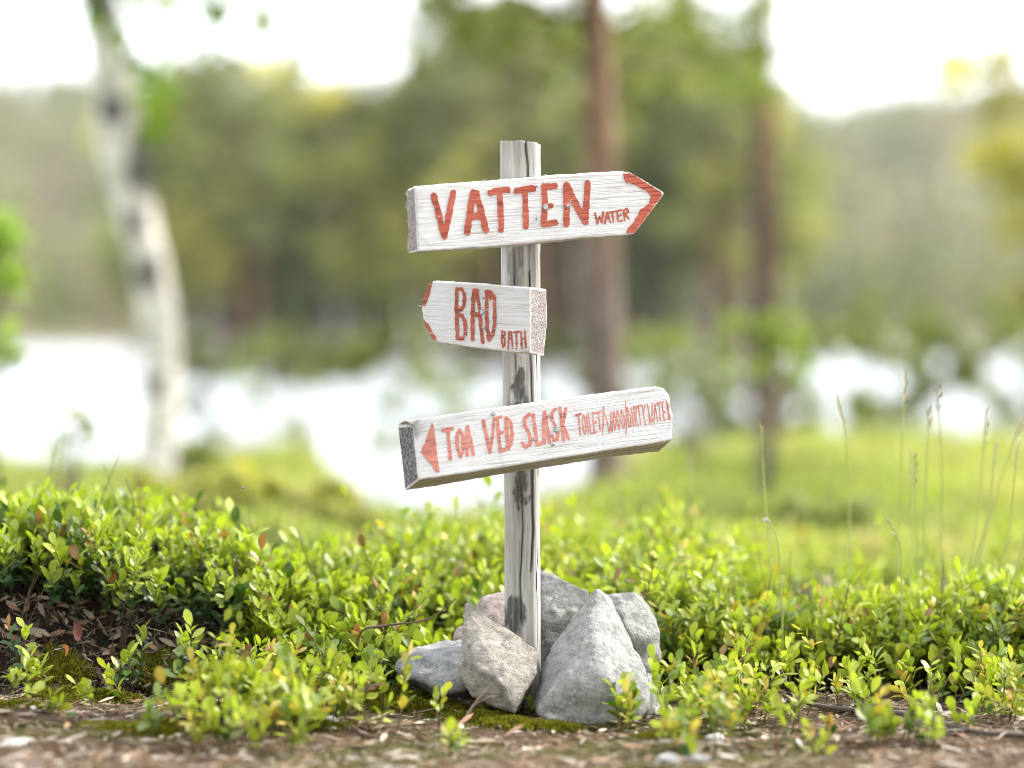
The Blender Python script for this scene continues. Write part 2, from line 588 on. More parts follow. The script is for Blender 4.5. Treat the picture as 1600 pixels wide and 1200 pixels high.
def build_post():
    H0, H1 = -0.10, 0.738
    nz, na = 430, 120
    zs = np.linspace(H0, H1, nz)
    th = np.arange(na) * 2 * math.pi / na
    V = np.zeros((nz, na, 3)); ST = np.zeros((nz, na))
    yaw = R(-9)
    for i, z in enumerate(zs):
        hw = 0.0219 + 0.0020 * sstep(0.1, 0.75, z)       # half width, a little wider at the top
        c, s = np.cos(th), np.sin(th)
        p = 5.5
        r = hw / (np.abs(c) ** p + np.abs(s) ** p) ** (1 / p)
        r = r + 0.0010 * fbm(c * 2.2, s * 2.2, z * 9, 70, 3) + 0.0005 * fbm(c * 16, s * 16, z * 6, 75, 3)
        a = th + yaw
        x, y = r * np.cos(a), r * np.sin(a)
        # drying crack down the front and a few finer ones (depth in the wood)
        xc = 0.0095 + 0.003 * math.sin(z * 5) + 0.0018 * vnoise(z * 30, 0.5, 0, 7)
        if z < 0.35: xc = xc - 0.011 * float(sstep(0.36, 0.22, z)) if False else xc
        front = (y < 0)
        for (off, wd, dp, z0, z1) in ((0, 0.0011, 0.0075, 0.15, 0.80), (-0.0195, 0.0007, 0.004, 0.30, 0.62), (-0.013, 0.0009, 0.005, -0.1, 0.30), (0.0075, 0.0006, 0.003, 0.05, 0.5)):
            k = front * np.exp(-((x - xc - off) / wd) ** 2) * sstep(z0, z0 + 0.05, z) * (1 - sstep(z1 - 0.04, z1, z)) * (0.45 + 0.55 * (vnoise(z * 18 + off * 900, 3.3, 0, 9) > -0.35))
            y = y + dp * k
            ST[i] = np.maximum(ST[i], 0.8 * k)
        # dark knotty spots, and a fainter dark patch below the upper board
        for (cx, cz, rx, rz) in ((-0.004, 0.418, 0.0105, 0.036), (-0.001, 0.286, 0.0110, 0.030), (-0.011, 0.118, 0.014, 0.026), (-0.009, 0.575, 0.010, 0.032)):
            e = ((x - cx) / rx) ** 2 + ((z - cz) / rz) ** 2 + 0.7 * fbm(x * 130, z * 50, 0, 81, 3)
            amp = 0.5 if cz > 0.5 else 0.9
            e = e + 0.55 * fbm(x * 110, z * 60, 0, 85, 4) + 0.25 * fbm(x * 420, z * 40, 0, 88, 3)
            ST[i] = np.maximum(ST[i], amp * front * (1 - sstep(0.35, 1.15, e)))
        V[i, :, 0], V[i, :, 1], V[i, :, 2] = x, y, z
    # slightly slanting sawn top with a notch at the crack
    top = V[-1]
    for i in range(nz):
        if zs[i] > 0.70:
            V[i, :, 2] += (0.0022 * fbm(V[i, :, 0] * 40, V[i, :, 1] * 40, 0, 3, 2) - 0.05 * V[i, :, 1] - 0.0035) * float(sstep(0.70, H1, zs[i]))
    lean = 0.0042 * (zs - 0.35)
    V[:, :, 0] -= lean[:, None]
    v = V.reshape(-1, 3)
    idx = np.arange(nz * na).reshape(nz, na)
    q = np.stack([idx[:-1], np.roll(idx[:-1], -1, 1), np.roll(idx[1:], -1, 1), idx[1:]], -1).reshape(-1, 4)
    t = np.concatenate([q[:, [0, 1, 2]], q[:, [0, 2, 3]]])
    v = np.concatenate([v, V[-1].mean(0)[None]])
    cap = np.stack([idx[-1], np.roll(idx[-1], -1), np.full(na, len(v) - 1)], -1)
    t = np.concatenate([t, cap])
    me = mesh_tris('post', v, t, M['post'])
    at = me.attributes.new('stain', 'FLOAT', 'POINT')
    at.data.foreach_set('value', np.concatenate([ST.ravel(), [0.0]]).astype(np.float32))
    return link('post', me, sign)


build_post()


class Board:
    def __init__(s, name, label, zo, zs, yaw, pitch, front_y, zc, thick, white, ends):
        """zo, zs: origin and scale of the close-up its outline was read from; front_y: depth of the face at the post"""
        s.zo, s.zs = zo, zs
        s.t = thick
        n = Vector((math.sin(yaw), -math.cos(yaw), 0))          # towards the viewer
        u = Vector((math.cos(yaw), math.sin(yaw), 0))
        s.roll_fix = None
        s.O = np.array([POST[0], front_y, zc])
        rot = Matrix.Rotation(pitch, 3, u)
        n = rot @ n
        s.n = np.array(n); s.u0 = np.array(u)
        s.name, s.label, s.white, s.ends = name, label, white, ends

    def frame(s, pa, pb):
        """run the long axis through two points of the outline"""
        s.v0 = np.cross(s.u0, s.n) * -1
        A, B = s.hit(pa), s.hit(pb)
        s.u = (B - A) / np.linalg.norm(B - A)
        s.v = np.cross(s.u, -s.n) * -1
        if s.v[2] < 0: s.v = -s.v
        s.org = (A + B) / 2
        m = Matrix.Identity(4)
        for i, ax in enumerate((s.u, -s.n, s.v)):
            for k in range(3): m[k][i] = ax[k]
        for k in range(3): m[k][3] = s.org[k] - POST[k]
        s.mat = m

    def hit(s, p, back=0.0):
        px, py = s.zo[0] + p[0] / s.zs, s.zo[1] + p[1] / s.zs
        d = ray(px, py)
        o = s.O - s.n * back
        t = np.dot(o - CAMP, s.n) / np.dot(d, s.n)
        return CAMP + d * t

    def loc(s, p, back=0.0):
        q = s.hit(p, back) - s.org
        return np.array([np.dot(q, s.u), np.dot(q, -s.n), np.dot(q, s.v)])

    def build(s, front, rear, stain=None):
        bm = bmesh.new()
        f = [bm.verts.new(s.loc(p)) for p in front]
        r = [bm.verts.new(s.loc(p, s.t)) for p in rear]
        bm.faces.new(f); bm.faces.new(r[::-1])
        k = len(f)
        for i in range(k):
            bm.faces.new((f[i], r[i], r[(i + 1) % k], f[(i + 1) % k]))
        bmesh.ops.recalc_face_normals(bm, faces=bm.faces[:])
        for fc in bm.faces:
            nn = fc.normal
            fc.material_index = 0
            if nn.z < -0.6: fc.material_index = 2
            elif nn.x < -0.85 and 'L' in s.ends: fc.material_index = 1
            elif nn.x > 0.85 and 'R' in s.ends: fc.material_index = 1
        bmesh.ops.bevel(bm, geom=[e for e in bm.edges if len(e.link_faces) == 2 and e.calc_face_angle(0) > R(25)], offset=0.0022, segments=2, profile=0.6, affect='EDGES')
        for it in range(6):
            lg = [e for e in bm.edges if e.calc_length() > 0.006]
            if not lg: break
            bmesh.ops.subdivide_edges(bm, edges=lg, cuts=1)
        bmesh.ops.triangulate(bm, faces=[fc for fc in bm.faces if len(fc.verts) > 4])
        co = np.array([v.co for v in bm.verts])
        j = 0.0006 * np.stack([fbm(co[:, 0] * 160, co[:, 2] * 160, co[:, 1] * 160, 90 + a, 3) for a in range(3)], -1)
        ed = 1.0 - sstep(0.0, 0.0035, np.abs(co[:, 1]))         # the face itself stays true for the paint
        j[:, 1] *= (1 - ed)
        for v, d in zip(bm.verts, j): v.co += Vector(d)
        mats = [M[s.white], M['end_dark'] if s.ends[0] == 'D' else M['end_pale'], M['under']]
        me = bm_mesh('sign_board', bm, mats)
        at = me.attributes.new('stain', 'FLOAT', 'POINT')
        co = np.zeros(len(me.vertices) * 3); me.vertices.foreach_get('co', co); co = co.reshape(-1, 3)
        val = np.zeros(len(co), np.float32)
        for (p, ru, rv, amp) in (stain or []):
            c = s.loc(p)
            e = ((co[:, 0] - c[0]) / ru) ** 2 + ((co[:, 2] - c[2]) / rv) ** 2
            val = np.maximum(val, amp * (1 - sstep(0.5, 1.2, e)))
        at.data.foreach_set('value', val.astype(np.float32))
        o = link('sign_board', me, sign)
        o.matrix_local = s.mat
        o['label'] = s.label
        s.o = o
        return o

    def paint(s, name, label, mat, strokes=(), polys=(), w=28, rough=2.6, step=0.00055, lift=0.0005):
        """brush strokes (polylines in close-up pixels) turned into one sheet of paint on the face"""
        pts = [[s.loc(p)[[0, 2]] for p in st[0]] for st in strokes]
        wd = [(st[1] if len(st) > 1 else w) for st in strokes]
        k = np.linalg.norm(s.loc((400, 300)) - s.loc((500, 300))) / 100.0      # metres per close-up pixel
        pp = [np.array([s.loc(p)[[0, 2]] for p in pl]) for pl in polys]
        allp = np.concatenate([np.array(q) for q in pts + [list(p) for p in pp]])
        mg = w * k + 0.002
        lo, hi = allp.min(0) - mg, allp.max(0) + mg
        gx = np.arange(lo[0], hi[0] + step, step); gz = np.arange(lo[1], hi[1] + step, step)
        X, Z = np.meshgrid(gx, gz)
        S = np.full(X.shape, 1.0)
        for pl, ww in zip(pts, wd):
            for a, b in zip(pl[:-1], pl[1:]):
                d = b - a; L = np.dot(d, d) + 1e-12
                t = np.clip(((X - a[0]) * d[0] + (Z - a[1]) * d[1]) / L, 0, 1)
                S = np.minimum(S, np.hypot(X - a[0] - t * d[0], Z - a[1] - t * d[1]) - ww * k / 2)
        for pl in pp:
            ins = np.zeros(X.shape, bool); dist = np.full(X.shape, 1.0)
            for a, b in zip(pl, np.roll(pl, -1, 0)):
                d = b - a; L = np.dot(d, d) + 1e-12
                t = np.clip(((X - a[0]) * d[0] + (Z - a[1]) * d[1]) / L, 0, 1)
                dist = np.minimum(dist, np.hypot(X - a[0] - t * d[0], Z - a[1] - t * d[1]))
                cr = ((a[1] > Z) != (b[1] > Z)) & (X < (b[0] - a[0]) * (Z - a[1]) / (b[1] - a[1] + 1e-12) + a[0])
                ins ^= cr
            S = np.minimum(S, np.where(ins, -dist, dist))
        S = S + k * rough * (fbm(X * 420, Z * 900, 0, 101, 2) + 0.8 * vnoise(X * 120, Z * 200, 0, 105))
        nz, nx = S.shape
        V = []; F = []; cache = {}
        def vid(key, x, z):
            if key not in cache:
                cache[key] = len(V); V.append((x, -lift, z))
            return cache[key]
        cells = np.argwhere(np.minimum.reduce([S[:-1, :-1], S[1:, :-1], S[:-1, 1:], S[1:, 1:]]) < 0)
        for (r, c) in cells:
            cs = [(r, c), (r, c + 1), (r + 1, c + 1), (r + 1, c)]
            sv = [S[p] for p in cs]
            poly = []
            for q in range(4):
                p0, p1 = cs[q], cs[(q + 1) % 4]; s0, s1 = sv[q], sv[(q + 1) % 4]
                if s0 < 0: poly.append(vid(p0, gx[p0[1]], gz[p0[0]]))
                if (s0 < 0) != (s1 < 0):
                    f = s0 / (s0 - s1)
                    kx = gx[p0[1]] * (1 - f) + gx[p1[1]] * f; kz = gz[p0[0]] * (1 - f) + gz[p1[0]] * f
                    poly.append(vid((min(p0, p1), max(p0, p1)), kx, kz))
            if len(poly) >= 3: F.append(poly)
        me = bpy.data.meshes.new(name)
        me.from_pydata(V, [], F); me.materials.append(mat); me.update()
        o = link(name, me, s.o)
        o['label'] = label
        return o

    def nail(s, p, r, bent=False):
        bm = bmesh.new()
        bmesh.ops.create_cone(bm, cap_ends=True, segments=14, radius1=r, radius2=r * 0.8, depth=0.0016)
        bmesh.ops.create_cone(bm, cap_ends=True, segments=8, radius1=r * 0.45, radius2=r * 0.4, depth=0.006, matrix=Matrix.Translation((0, 0, -0.003)))
        bm.transform(Matrix.Rotation(R(90), 4, 'X'))
        if bent: bm.transform(Matrix.Rotation(R(38), 4, 'X') @ Matrix.Rotation(R(20), 4, 'Z'))
        o = link('nail', bm_mesh('nail', bm, M['steel'], False), s.o)
        c = s.loc(p); o.location = (c[0], -0.0012, c[2])

    def fibres(s, pa, pb, n, ln, seed):
        rs = random.Random(seed); A, B = s.loc(pa), s.loc(pb)
        acc = Acc()
        for _ in range(n):
            f = rs.random(); p = A + (B - A) * f; p = p + np.array([0, rs.uniform(0.0, 0.006), 0])
            L = ln * rs.uniform(0.3, 1.0) * (2.2 if rs.random() < 0.12 else 1)
            d = np.array([rs.uniform(-1, 1), rs.uniform(-0.6, 0.3), rs.uniform(0.3, 1.0)]); d /= np.linalg.norm(d)
            q = p + d * L + np.array([L * rs.uniform(-0.4, 0.4), 0, -L * 0.2])
            v, t = tube_arrays([p - d * 0.002, p + d * L * 0.55, q], [0.00045, 0.00035, 0.0001], 4)
            acc.add(v, t, (0.62, 0.57, 0.50))
        o = tag(link('splinter_fringe', acc.mesh('splinter_fringe', M['twig']), s.o), kind='stuff')
        return o


Z1, Z2, Z3, ZS = (600, 200), (600, 410), (600, 590), 10 / 3.0

# --- upper board: VATTEN water
b1 = Board('upper', 'upper white board pointing right, lettered VATTEN WATER in brick red', Z1, ZS, R(22), R(-5), -0.0665, 0.647, 0.033, 'white_a', 'PL')
b1.frame((165, 470), (1300, 395))
F1 = [(160, 303), (300, 296), (600, 273), (900, 246), (1130, 232), (1245, 228), (1290, 235), (1462, 338), (1450, 356), (1302, 553), (1258, 557), (1000, 574), (620, 612), (320, 634), (178, 643)]
R1 = [(118, 322), (300, 292), (600, 270), (900, 244), (1130, 230), (1225, 226), (1270, 233), (1430, 345), (1425, 360), (1285, 556), (1240, 566), (1000, 583), (620, 622), (320, 644), (128, 654)]
b1.build(F1, R1, [((190, 400), 0.006, 0.02, 0.25), ((200, 560), 0.006, 0.008, 0.3)])
VATTEN = [([(259, 352), (290, 470), (314, 565)],), ([(361, 340), (338, 450), (314, 562)],),
          ([(464, 338), (448, 440), (433, 540)], 32), ([(480, 338), (505, 430), (530, 532)], 30), ([(448, 462), (505, 458)], 34), ([(460, 336), (482, 336)], 26),
          ([(552, 338), (600, 326), (645, 322)], 29), ([(603, 335), (607, 430), (610, 530)], 27),
          ([(690, 327), (735, 320), (776, 314)], 30), ([(734, 325), (737, 420), (738, 512)], 27),
          ([(833, 304), (838, 400), (832, 500)], 29), ([(833, 304), (865, 306), (892, 302)], 27), ([(842, 408), (868, 405)], 25), ([(832, 500), (865, 497), (892, 492)], 27),
          ([(948, 300), (952, 400), (950, 500)], 30), ([(952, 300), (1000, 400), (1048, 488)], 32), ([(1060, 286), (1054, 390), (1048, 486)], 31)]
b1.paint('lettering', 'red painted word VATTEN', M['red_a'], [(st[0], (st[1] if len(st) > 1 else 29) * 1.1) for st in VATTEN], w=32)
WATER = [([(1099, 443), (1110, 498), (1122, 462), (1134, 493), (1142, 440)],), ([(1150, 494), (1162, 442), (1178, 490)],), ([(1154, 474), (1172, 470)],),
         ([(1172, 442), (1206, 434)],), ([(1189, 438), (1193, 488)],), ([(1214, 432), (1219, 486), (1240, 481)],), ([(1214, 432), (1236, 427)],), ([(1216, 458), (1234, 455)],),
         ([(1252, 480), (1248, 428), (1266, 420), (1271, 436), (1254, 450), (1276, 474)],)]
b1.paint('lettering', 'small red painted word WATER', M['red_a'], WATER, w=10.5, rough=1.6, step=0.0004)
b1.paint('arrow_mark', 'red painted arrowhead on the pointed end', M['red_a'], polys=[[(1245, 241), (1275, 233), (1292, 240), (1446, 333), (1448, 352), (1300, 549), (1260, 549), (1266, 530), (1300, 490), (1335, 425), (1378, 395), (1390, 350), (1350, 318), (1300, 292), (1257, 282)]], w=20)
b1.nail((840, 412), 0.0042); b1.nail((955, 412), 0.0030, True); b1.nail((797, 303), 0.0019); b1.nail((797, 473), 0.0019)
b1.fibres((200, 299), (1250, 229), 36, 0.004, 3)
b1.fibres((118, 330), (128, 640), 22, 0.002, 4)

# --- middle board: BAD bath
b2 = Board('middle', 'short white middle board pointing left, lettered BAD BATH in streaky red', Z2, ZS, R(-29), R(-1), -0.0885, 0.507, 0.046, 'white_b', 'PR')
b2.frame((240, 270), (760, 300))
F2 = [(252, 97), (222, 165), (196, 240), (206, 300), (238, 360), (272, 413), (430, 437), (620, 460), (762, 470), (762, 300), (760, 131), (600, 120), (420, 106)]
R2 = [(290, 97), (265, 165), (240, 240), (250, 300), (280, 365), (320, 422), (470, 449), (650, 468), (833, 489), (851, 310), (848, 139), (640, 122), (470, 106)]
b2.build(F2, R2, [((745, 462), 0.012, 0.004, 0.3)])
C2 = lambda pts: [(300 + a * 0.3542, 100 + b * 0.3542) for a, b in pts]
BAD = [(C2(p), w_ * 0.3542) for p, w_ in [
    ([(225, 110), (222, 450), (235, 830)], 55), ([(225, 112), (300, 112), (336, 190), (334, 340), (290, 420), (225, 430)], 50), ([(225, 490), (305, 495), (350, 600), (350, 770), (310, 838), (240, 835)], 52),
    ([(472, 140), (458, 480), (456, 845)], 58), ([(520, 140), (552, 350), (575, 600), (606, 885)], 48), ([(460, 490), (560, 480)], 66), ([(478, 140), (520, 140)], 66), ([(497, 180), (497, 240)], 46),
    ([(665, 150), (662, 400), (668, 690), (700, 850)], 50), ([(668, 150), (735, 165), (783, 250), (782, 640), (755, 780), (700, 850)], 50), ([(690, 160), (720, 240)], 50), ([(700, 760), (710, 845)], 50)]]
b2.paint('lettering', 'streaky red painted word BAD', M['red_b'], BAD, w=26)
BATH = [(C2(p), 26 * 0.3542) for p in [[(890, 722), (888, 880), (905, 962)], [(892, 726), (930, 742), (934, 772), (900, 806), (932, 836), (932, 935), (905, 964)], [(982, 990), (992, 742), (1026, 742), (1046, 980)], [(986, 842), (1032, 836)],
        [(1065, 748), (1140, 738)], [(1100, 742), (1103, 985)], [(1170, 738), (1180, 980)], [(1225, 718), (1238, 970)], [(1174, 850), (1232, 836)]]]
b2.paint('lettering', 'small red painted word BATH', M['red_b'], BATH, w=9.2, rough=1.2, step=0.0004)
b2.paint('arrow_mark', 'two red painted strokes forming an arrowhead on the left tip', M['red_b'],
         polys=[[(236, 106), (254, 102), (242, 160), (212, 232), (203, 228), (212, 180)], [(208, 300), (228, 314), (270, 385), (272, 408), (258, 402), (214, 325)]], w=14)
b2.nail((513, 258), 0.0036); b2.nail((515, 185), 0.0016); b2.nail((518, 340), 0.0018)
b2.fibres((260, 97), (750, 130), 26, 0.0035, 5)
b2.fibres((205, 200), (198, 260), 8, 0.008, 6)
b2.fibres((280, 415), (620, 460), 12, 0.003, 16)

# --- lower board: TOA VED SLASK
b3 = Board('lower', 'lower white board tilted up to the right, lettered TOA VED SLASK and TOILET/WOOD/DIRTYWATER', Z3, ZS, R(17), R(-10), -0.0770, 0.351, 0.042, 'white_c', 'DL')
b3.frame((165, 380), (1490, 190))
F3 = [(104, 224), (300, 198), (600, 156), (900, 113), (1200, 74), (1420, 47), (1462, 58), (1485, 95), (1504, 200), (1503, 322), (1460, 333), (1200, 373), (900, 420), (600, 468), (320, 511), (182, 531), (166, 390), (152, 250)]
R3 = [(76, 236), (310, 196), (600, 154), (900, 111), (1180, 75), (1385, 50), (1410, 60), (1430, 95), (1440, 200), (1448, 372), (1430, 386), (1180, 415), (860, 466), (560, 513), (270, 566), (108, 590), (92, 440), (70, 250)]
b3.build(F3, R3, [((180, 270), 0.009, 0.014, 0.75), ((610, 430), 0.003, 0.02, 0.2)])
TOA = [([(307, 276), (355, 266)], 18), ([(333, 274), (339, 350), (346, 424)], 17),
       ([(392, 272), (379, 310), (382, 372), (398, 410), (412, 375), (410, 305), (394, 272)], 17),
       ([(432, 258), (430, 340), (432, 405)], 16), ([(436, 256), (452, 330), (465, 400)], 16), ([(432, 352), (456, 346)], 18),
       ([(518, 226), (535, 310), (551, 390)], 18), ([(574, 212), (566, 300), (553, 390)], 15),
       ([(590, 208), (596, 290), (604, 382)], 17), ([(590, 210), (612, 205)], 15), ([(596, 290), (616, 285)], 15), ([(604, 382), (630, 374)], 16),
       ([(634, 208), (640, 290), (648, 370)], 18), ([(634, 208), (658, 228), (668, 295), (662, 345), (648, 370)], 17),
       ([(756, 190), (734, 210), (733, 250), (752, 285), (764, 320), (758, 352), (738, 362), (723, 342)], 18),
       ([(777, 192), (788, 280), (798, 350), (820, 340)], 17), ([(834, 180), (830, 260), (834, 342)], 16), ([(838, 178), (850, 260), (862, 336)], 16), ([(832, 290), (856, 284)], 17),
       ([(893, 164), (874, 182), (874, 220), (892, 252), (908, 290), (900, 325), (884, 326), (874, 302)], 16),
       ([(916, 160), (926, 245), (936, 326)], 17), ([(946, 162), (940, 205), (928, 245), (946, 280), (962, 318)], 16)]
b3.paint('lettering', 'faded salmon painted words TOA VED SLASK', M['red_c'], TOA, w=17, rough=1.9)
C3 = lambda pts: [(966.7 + a * 0.3542, 33.3 + b * 0.3542) for a, b in pts]
SM = [(C3(p), w_ * 0.3542) for p, w_ in [
    ([(90, 462), (160, 442)], 30), ([(125, 450), (155, 745)], 24), ([(205, 458), (186, 520), (200, 680), (230, 738), (240, 640), (226, 500), (206, 458)], 19), ([(247, 445), (275, 728)], 18),
    ([(272, 430), (310, 728), (342, 722)], 21), ([(330, 422), (365, 725), (408, 692)], 20), ([(330, 428), (372, 424)], 24), ([(352, 578), (390, 560)], 24), ([(385, 428), (458, 408)], 24), ([(425, 430), (447, 690)], 18), ([(495, 330), (492, 560), (485, 752)], 19),
    ([(505, 402), (545, 540), (582, 715), (602, 600), (608, 405)], 18), ([(590, 640), (624, 700), (632, 520)], 18),
    ([(645, 402), (637, 520), (665, 680), (684, 560), (650, 402)], 16), ([(698, 395), (692, 500), (727, 668), (742, 540), (704, 395)], 16), ([(755, 390), (782, 648), (812, 600), (800, 470), (760, 392)], 18), ([(818, 258), (836, 500), (828, 735)], 15),
    ([(838, 345), (872, 630), (902, 612), (893, 480), (842, 350)], 18), ([(905, 345), (940, 618)], 16), ([(937, 325), (974, 618)], 18), ([(937, 330), (975, 342), (984, 400), (962, 470), (1008, 608)], 17),
    ([(990, 327), (1058, 312)], 22), ([(1012, 330), (1046, 600)], 16), ([(1064, 312), (1085, 440)], 17), ([(1108, 302), (1084, 440), (1110, 600)], 17),
    ([(1145, 298), (1182, 570), (1214, 440), (1210, 284)], 18), ([(1190, 520), (1236, 560)], 22), ([(1228, 556), (1248, 470), (1252, 292), (1294, 548)], 17), ([(1240, 420), (1272, 412)], 17),
    ([(1282, 284), (1382, 266)], 23), ([(1308, 290), (1335, 543)], 16), ([(1358, 290), (1388, 536), (1412, 524)], 18), ([(1376, 418), (1400, 410)], 22), ([(1422, 254), (1460, 526)], 19), ([(1425, 262), (1462, 330), (1448, 405), (1492, 526)], 18)]]
b3.paint('lettering', 'small faded red painted words TOILET/WOOD/DIRTYWATER', M['red_c'], SM, w=7, rough=0.8, step=0.0004)
b3.paint('arrow_mark', 'solid salmon painted triangle pointing left', M['red_c'], polys=[[(249, 234), (258, 246), (275, 390), (289, 494), (275, 499), (235, 440), (191, 390), (201, 368), (235, 272)]], w=14)
b3.nail((898, 270), 0.0040); b3.nail((860, 200), 0.0019); b3.nail((880, 350), 0.0022, True); b3.nail((785, 322), 0.0020); b3.nail((570, 190), 0.0028)
b3.fibres((200, 214), (1420, 47), 16, 0.003, 7)
b3.fibres((1430, 48), (1500, 190), 12, 0.003, 17)

# ------------------------------------------------------------------ rocks round the foot of the post
ZR, ZRS = (580, 860), 3.2


def rock(name, label, mat, pts, edge=0.006, smooth=3, amp=0.004, seed=0, zr=ZR, zs=ZRS, fsc=22.0, group='stones piled round the post'):
    P = np.array([W(zr[0] + a / zs, zr[1] + b / zs, y + CAM_D) for a, b, y in pts])
    base = np.array([P[:, 0].mean(), P[:, 1].mean(), P[:, 2].min()])
    bm = bmesh.new()
    for p in P - base: bm.verts.new(p)
    h = bmesh.ops.convex_hull(bm, input=bm.verts[:])
    bmesh.ops.delete(bm, geom=list({g for g in h['geom_interior'] + h['geom_unused'] if isinstance(g, bmesh.types.BMVert)}), context='VERTS')
    for it in range(7):
        lg = [e for e in bm.edges if e.calc_length() > edge]
        if not lg: break
        bmesh.ops.subdivide_edges(bm, edges=lg, cuts=1)
        bmesh.ops.triangulate(bm, faces=[f for f in bm.faces if len(f.verts) > 3])
    for it in range(smooth):
        bmesh.ops.smooth_vert(bm, verts=bm.verts[:], factor=0.5, use_axis_x=True, use_axis_y=True, use_axis_z=True)
    bm.normal_update()
    co = np.array([v.co for v in bm.verts]); nn = np.array([v.normal for v in bm.verts])
    d = amp * fbm(co[:, 0] * fsc, co[:, 1] * fsc, co[:, 2] * fsc, seed, 5)
    d += amp * 0.5 * np.round(fbm(co[:, 0] * fsc * 0.8, co[:, 1] * fsc * 0.8, co[:, 2] * fsc * 2.0, seed + 9, 2) * 2) / 2
    for v, q in zip(bm.verts, co + nn * d[:, None]): v.co = q
    o = link(name, bm_mesh(name, bm, M[mat], True), None, base)
    return tag(o, label, 'rock', group)


rock('rock', 'large pale grey pointed rock leaning right of the post', 'rock_big',
     [(1130, 190, 0.0), (1180, 220, 0.02), (1250, 345, 0.0), (1335, 545, -0.05), (1390, 660, -0.07), (1395, 800, -0.10), (1310, 862, -0.13), (1140, 885, -0.14), (920, 880, -0.14), (835, 820, -0.11), (815, 740, -0.07), (850, 600, -0.05), (905, 470, -0.035), (1005, 318, -0.015),
      (1120, 560, -0.115), (1000, 640, -0.125), (1200, 640, -0.13), (1100, 330, -0.045), (1150, 500, 0.09), (900, 700, 0.08), (1380, 700, 0.06), (950, 900, 0.02), (1350, 880, 0.02)], 0.005, 4, 0.0036, 1)
rock('rock', 'tan slab of rock with a slanting flat face against the post', 'rock_tan',
     [(473, 262, -0.035), (492, 272, -0.03), (838, 488, -0.055), (830, 615, -0.085), (745, 745, -0.115), (715, 815, -0.12), (640, 790, -0.115), (505, 730, -0.10), (425, 600, -0.075), (455, 480, -0.055), (462, 330, -0.04), (645, 660, -0.125), (525, 585, -0.105), (480, 500, -0.085),
      (520, 420, 0.0), (760, 560, -0.012), (500, 740, 0.02), (740, 800, 0.0)], 0.005, 1, 0.0026, 12)
rock('rock', 'low cool grey rock with a dark underside, leftmost of the pile', 'rock_low',
     [(205, 492, 0.0), (330, 450, 0.03), (470, 452, 0.03), (180, 515, -0.02), (130, 560, -0.015), (140, 600, -0.03), (260, 655, -0.06), (380, 708, -0.085), (480, 715, -0.08), (200, 640, -0.025), (330, 720, -0.05), (470, 560, -0.07), (340, 610, -0.06), (500, 500, 0.05), (300, 740, 0.05), (160, 640, 0.03), (500, 740, 0.0)], 0.006, 4, 0.004, 23)
rock('rock', 'dark grey upright rock behind the post and the large pale rock', 'rock_dark',
     [(780, 95, 0.12), (850, 92, 0.10), (920, 120, 0.10), (985, 158, 0.10), (1085, 200, 0.10), (1110, 420, 0.08), (1000, 640, 0.06), (860, 640, 0.05), (770, 560, 0.06), (760, 200, 0.10), (850, 350, 0.055), (1080, 260, 0.20), (780, 300, 0.18), (900, 600, 0.17), (1100, 600, 0.17)], 0.006, 3, 0.004, 34)
rock('rock', 'angular grey rock with fissured face, rightmost of the upper pile', 'rock_big',
     [(1170, 212, 0.09), (1240, 222, 0.07), (1325, 215, 0.08), (1405, 320, 0.06), (1447, 420, 0.05), (1440, 545, 0.04), (1390, 600, 0.03), (1350, 580, 0.02), (1270, 380, 0.02), (1380, 420, 0.025), (1180, 500, 0.07), (1330, 260, 0.16), (1430, 420, 0.14), (1420, 620, 0.12), (1200, 640, 0.12), (1400, 700, 0.05)], 0.006, 3, 0.005, 45)
rock('rock', 'small rounded grey rock low on the right edge of the pile', 'rock_big',
     [(1380, 605, 0.0), (1430, 640, 0.0), (1460, 690, -0.02), (1462, 780, -0.04), (1440, 830, -0.06), (1370, 840, -0.07), (1340, 750, -0.06), (1400, 700, -0.06), (1350, 620, 0.03), (1440, 700, 0.06), (1430, 840, 0.03), (1340, 830, 0.03)], 0.005, 5, 0.003, 56)
rock('rock', 'pinkish rounded rock just left of the post', 'rock_pink',
     [(525, 270, 0.09), (555, 225, 0.09), (620, 200, 0.09), (690, 205, 0.08), (700, 400, 0.05), (560, 360, 0.05), (520, 330, 0.07), (600, 260, 0.17), (690, 300, 0.16), (540, 480, 0.08), (700, 520, 0.10)], 0.006, 4, 0.003, 67)
rock('rock', 'small dull pink stone tucked between the pink and low grey rocks', 'rock_pink',
     [(412, 430, 0.06), (430, 385, 0.06), (470, 365, 0.06), (520, 390, 0.05), (500, 470, 0.035), (430, 450, 0.04), (470, 400, 0.12), (420, 520, 0.07), (520, 540, 0.07), (440, 480, 0.11)], 0.006, 4, 0.003, 78)


def pebble(px, py, r, mat, label, seed):
    D = FPX * CAM_H / (py - 530)
    x, y = (px - 800) / FPX * D, D - CAM_D
    z = float(terrain(x, y))
    bm = bmesh.new(); bmesh.ops.create_icosphere(bm, subdivisions=3, radius=r)
    for v in bm.verts:
        c = v.co
        f = 1 + 0.35 * mnoise.noise(c / r * 0.9 + Vector((seed, 0, 0))) + 0.12 * mnoise.noise(c / r * 3)
        v.co = Vector((c.x * 1.35, c.y, c.z * 0.6)) * f
    o = link('pebble', bm_mesh('pebble', bm, M[mat], True), None, (x, y, z + r * 0.25))
    o.rotation_euler.z = seed
    tag(o, label, 'pebble', 'pebbles on the litter')


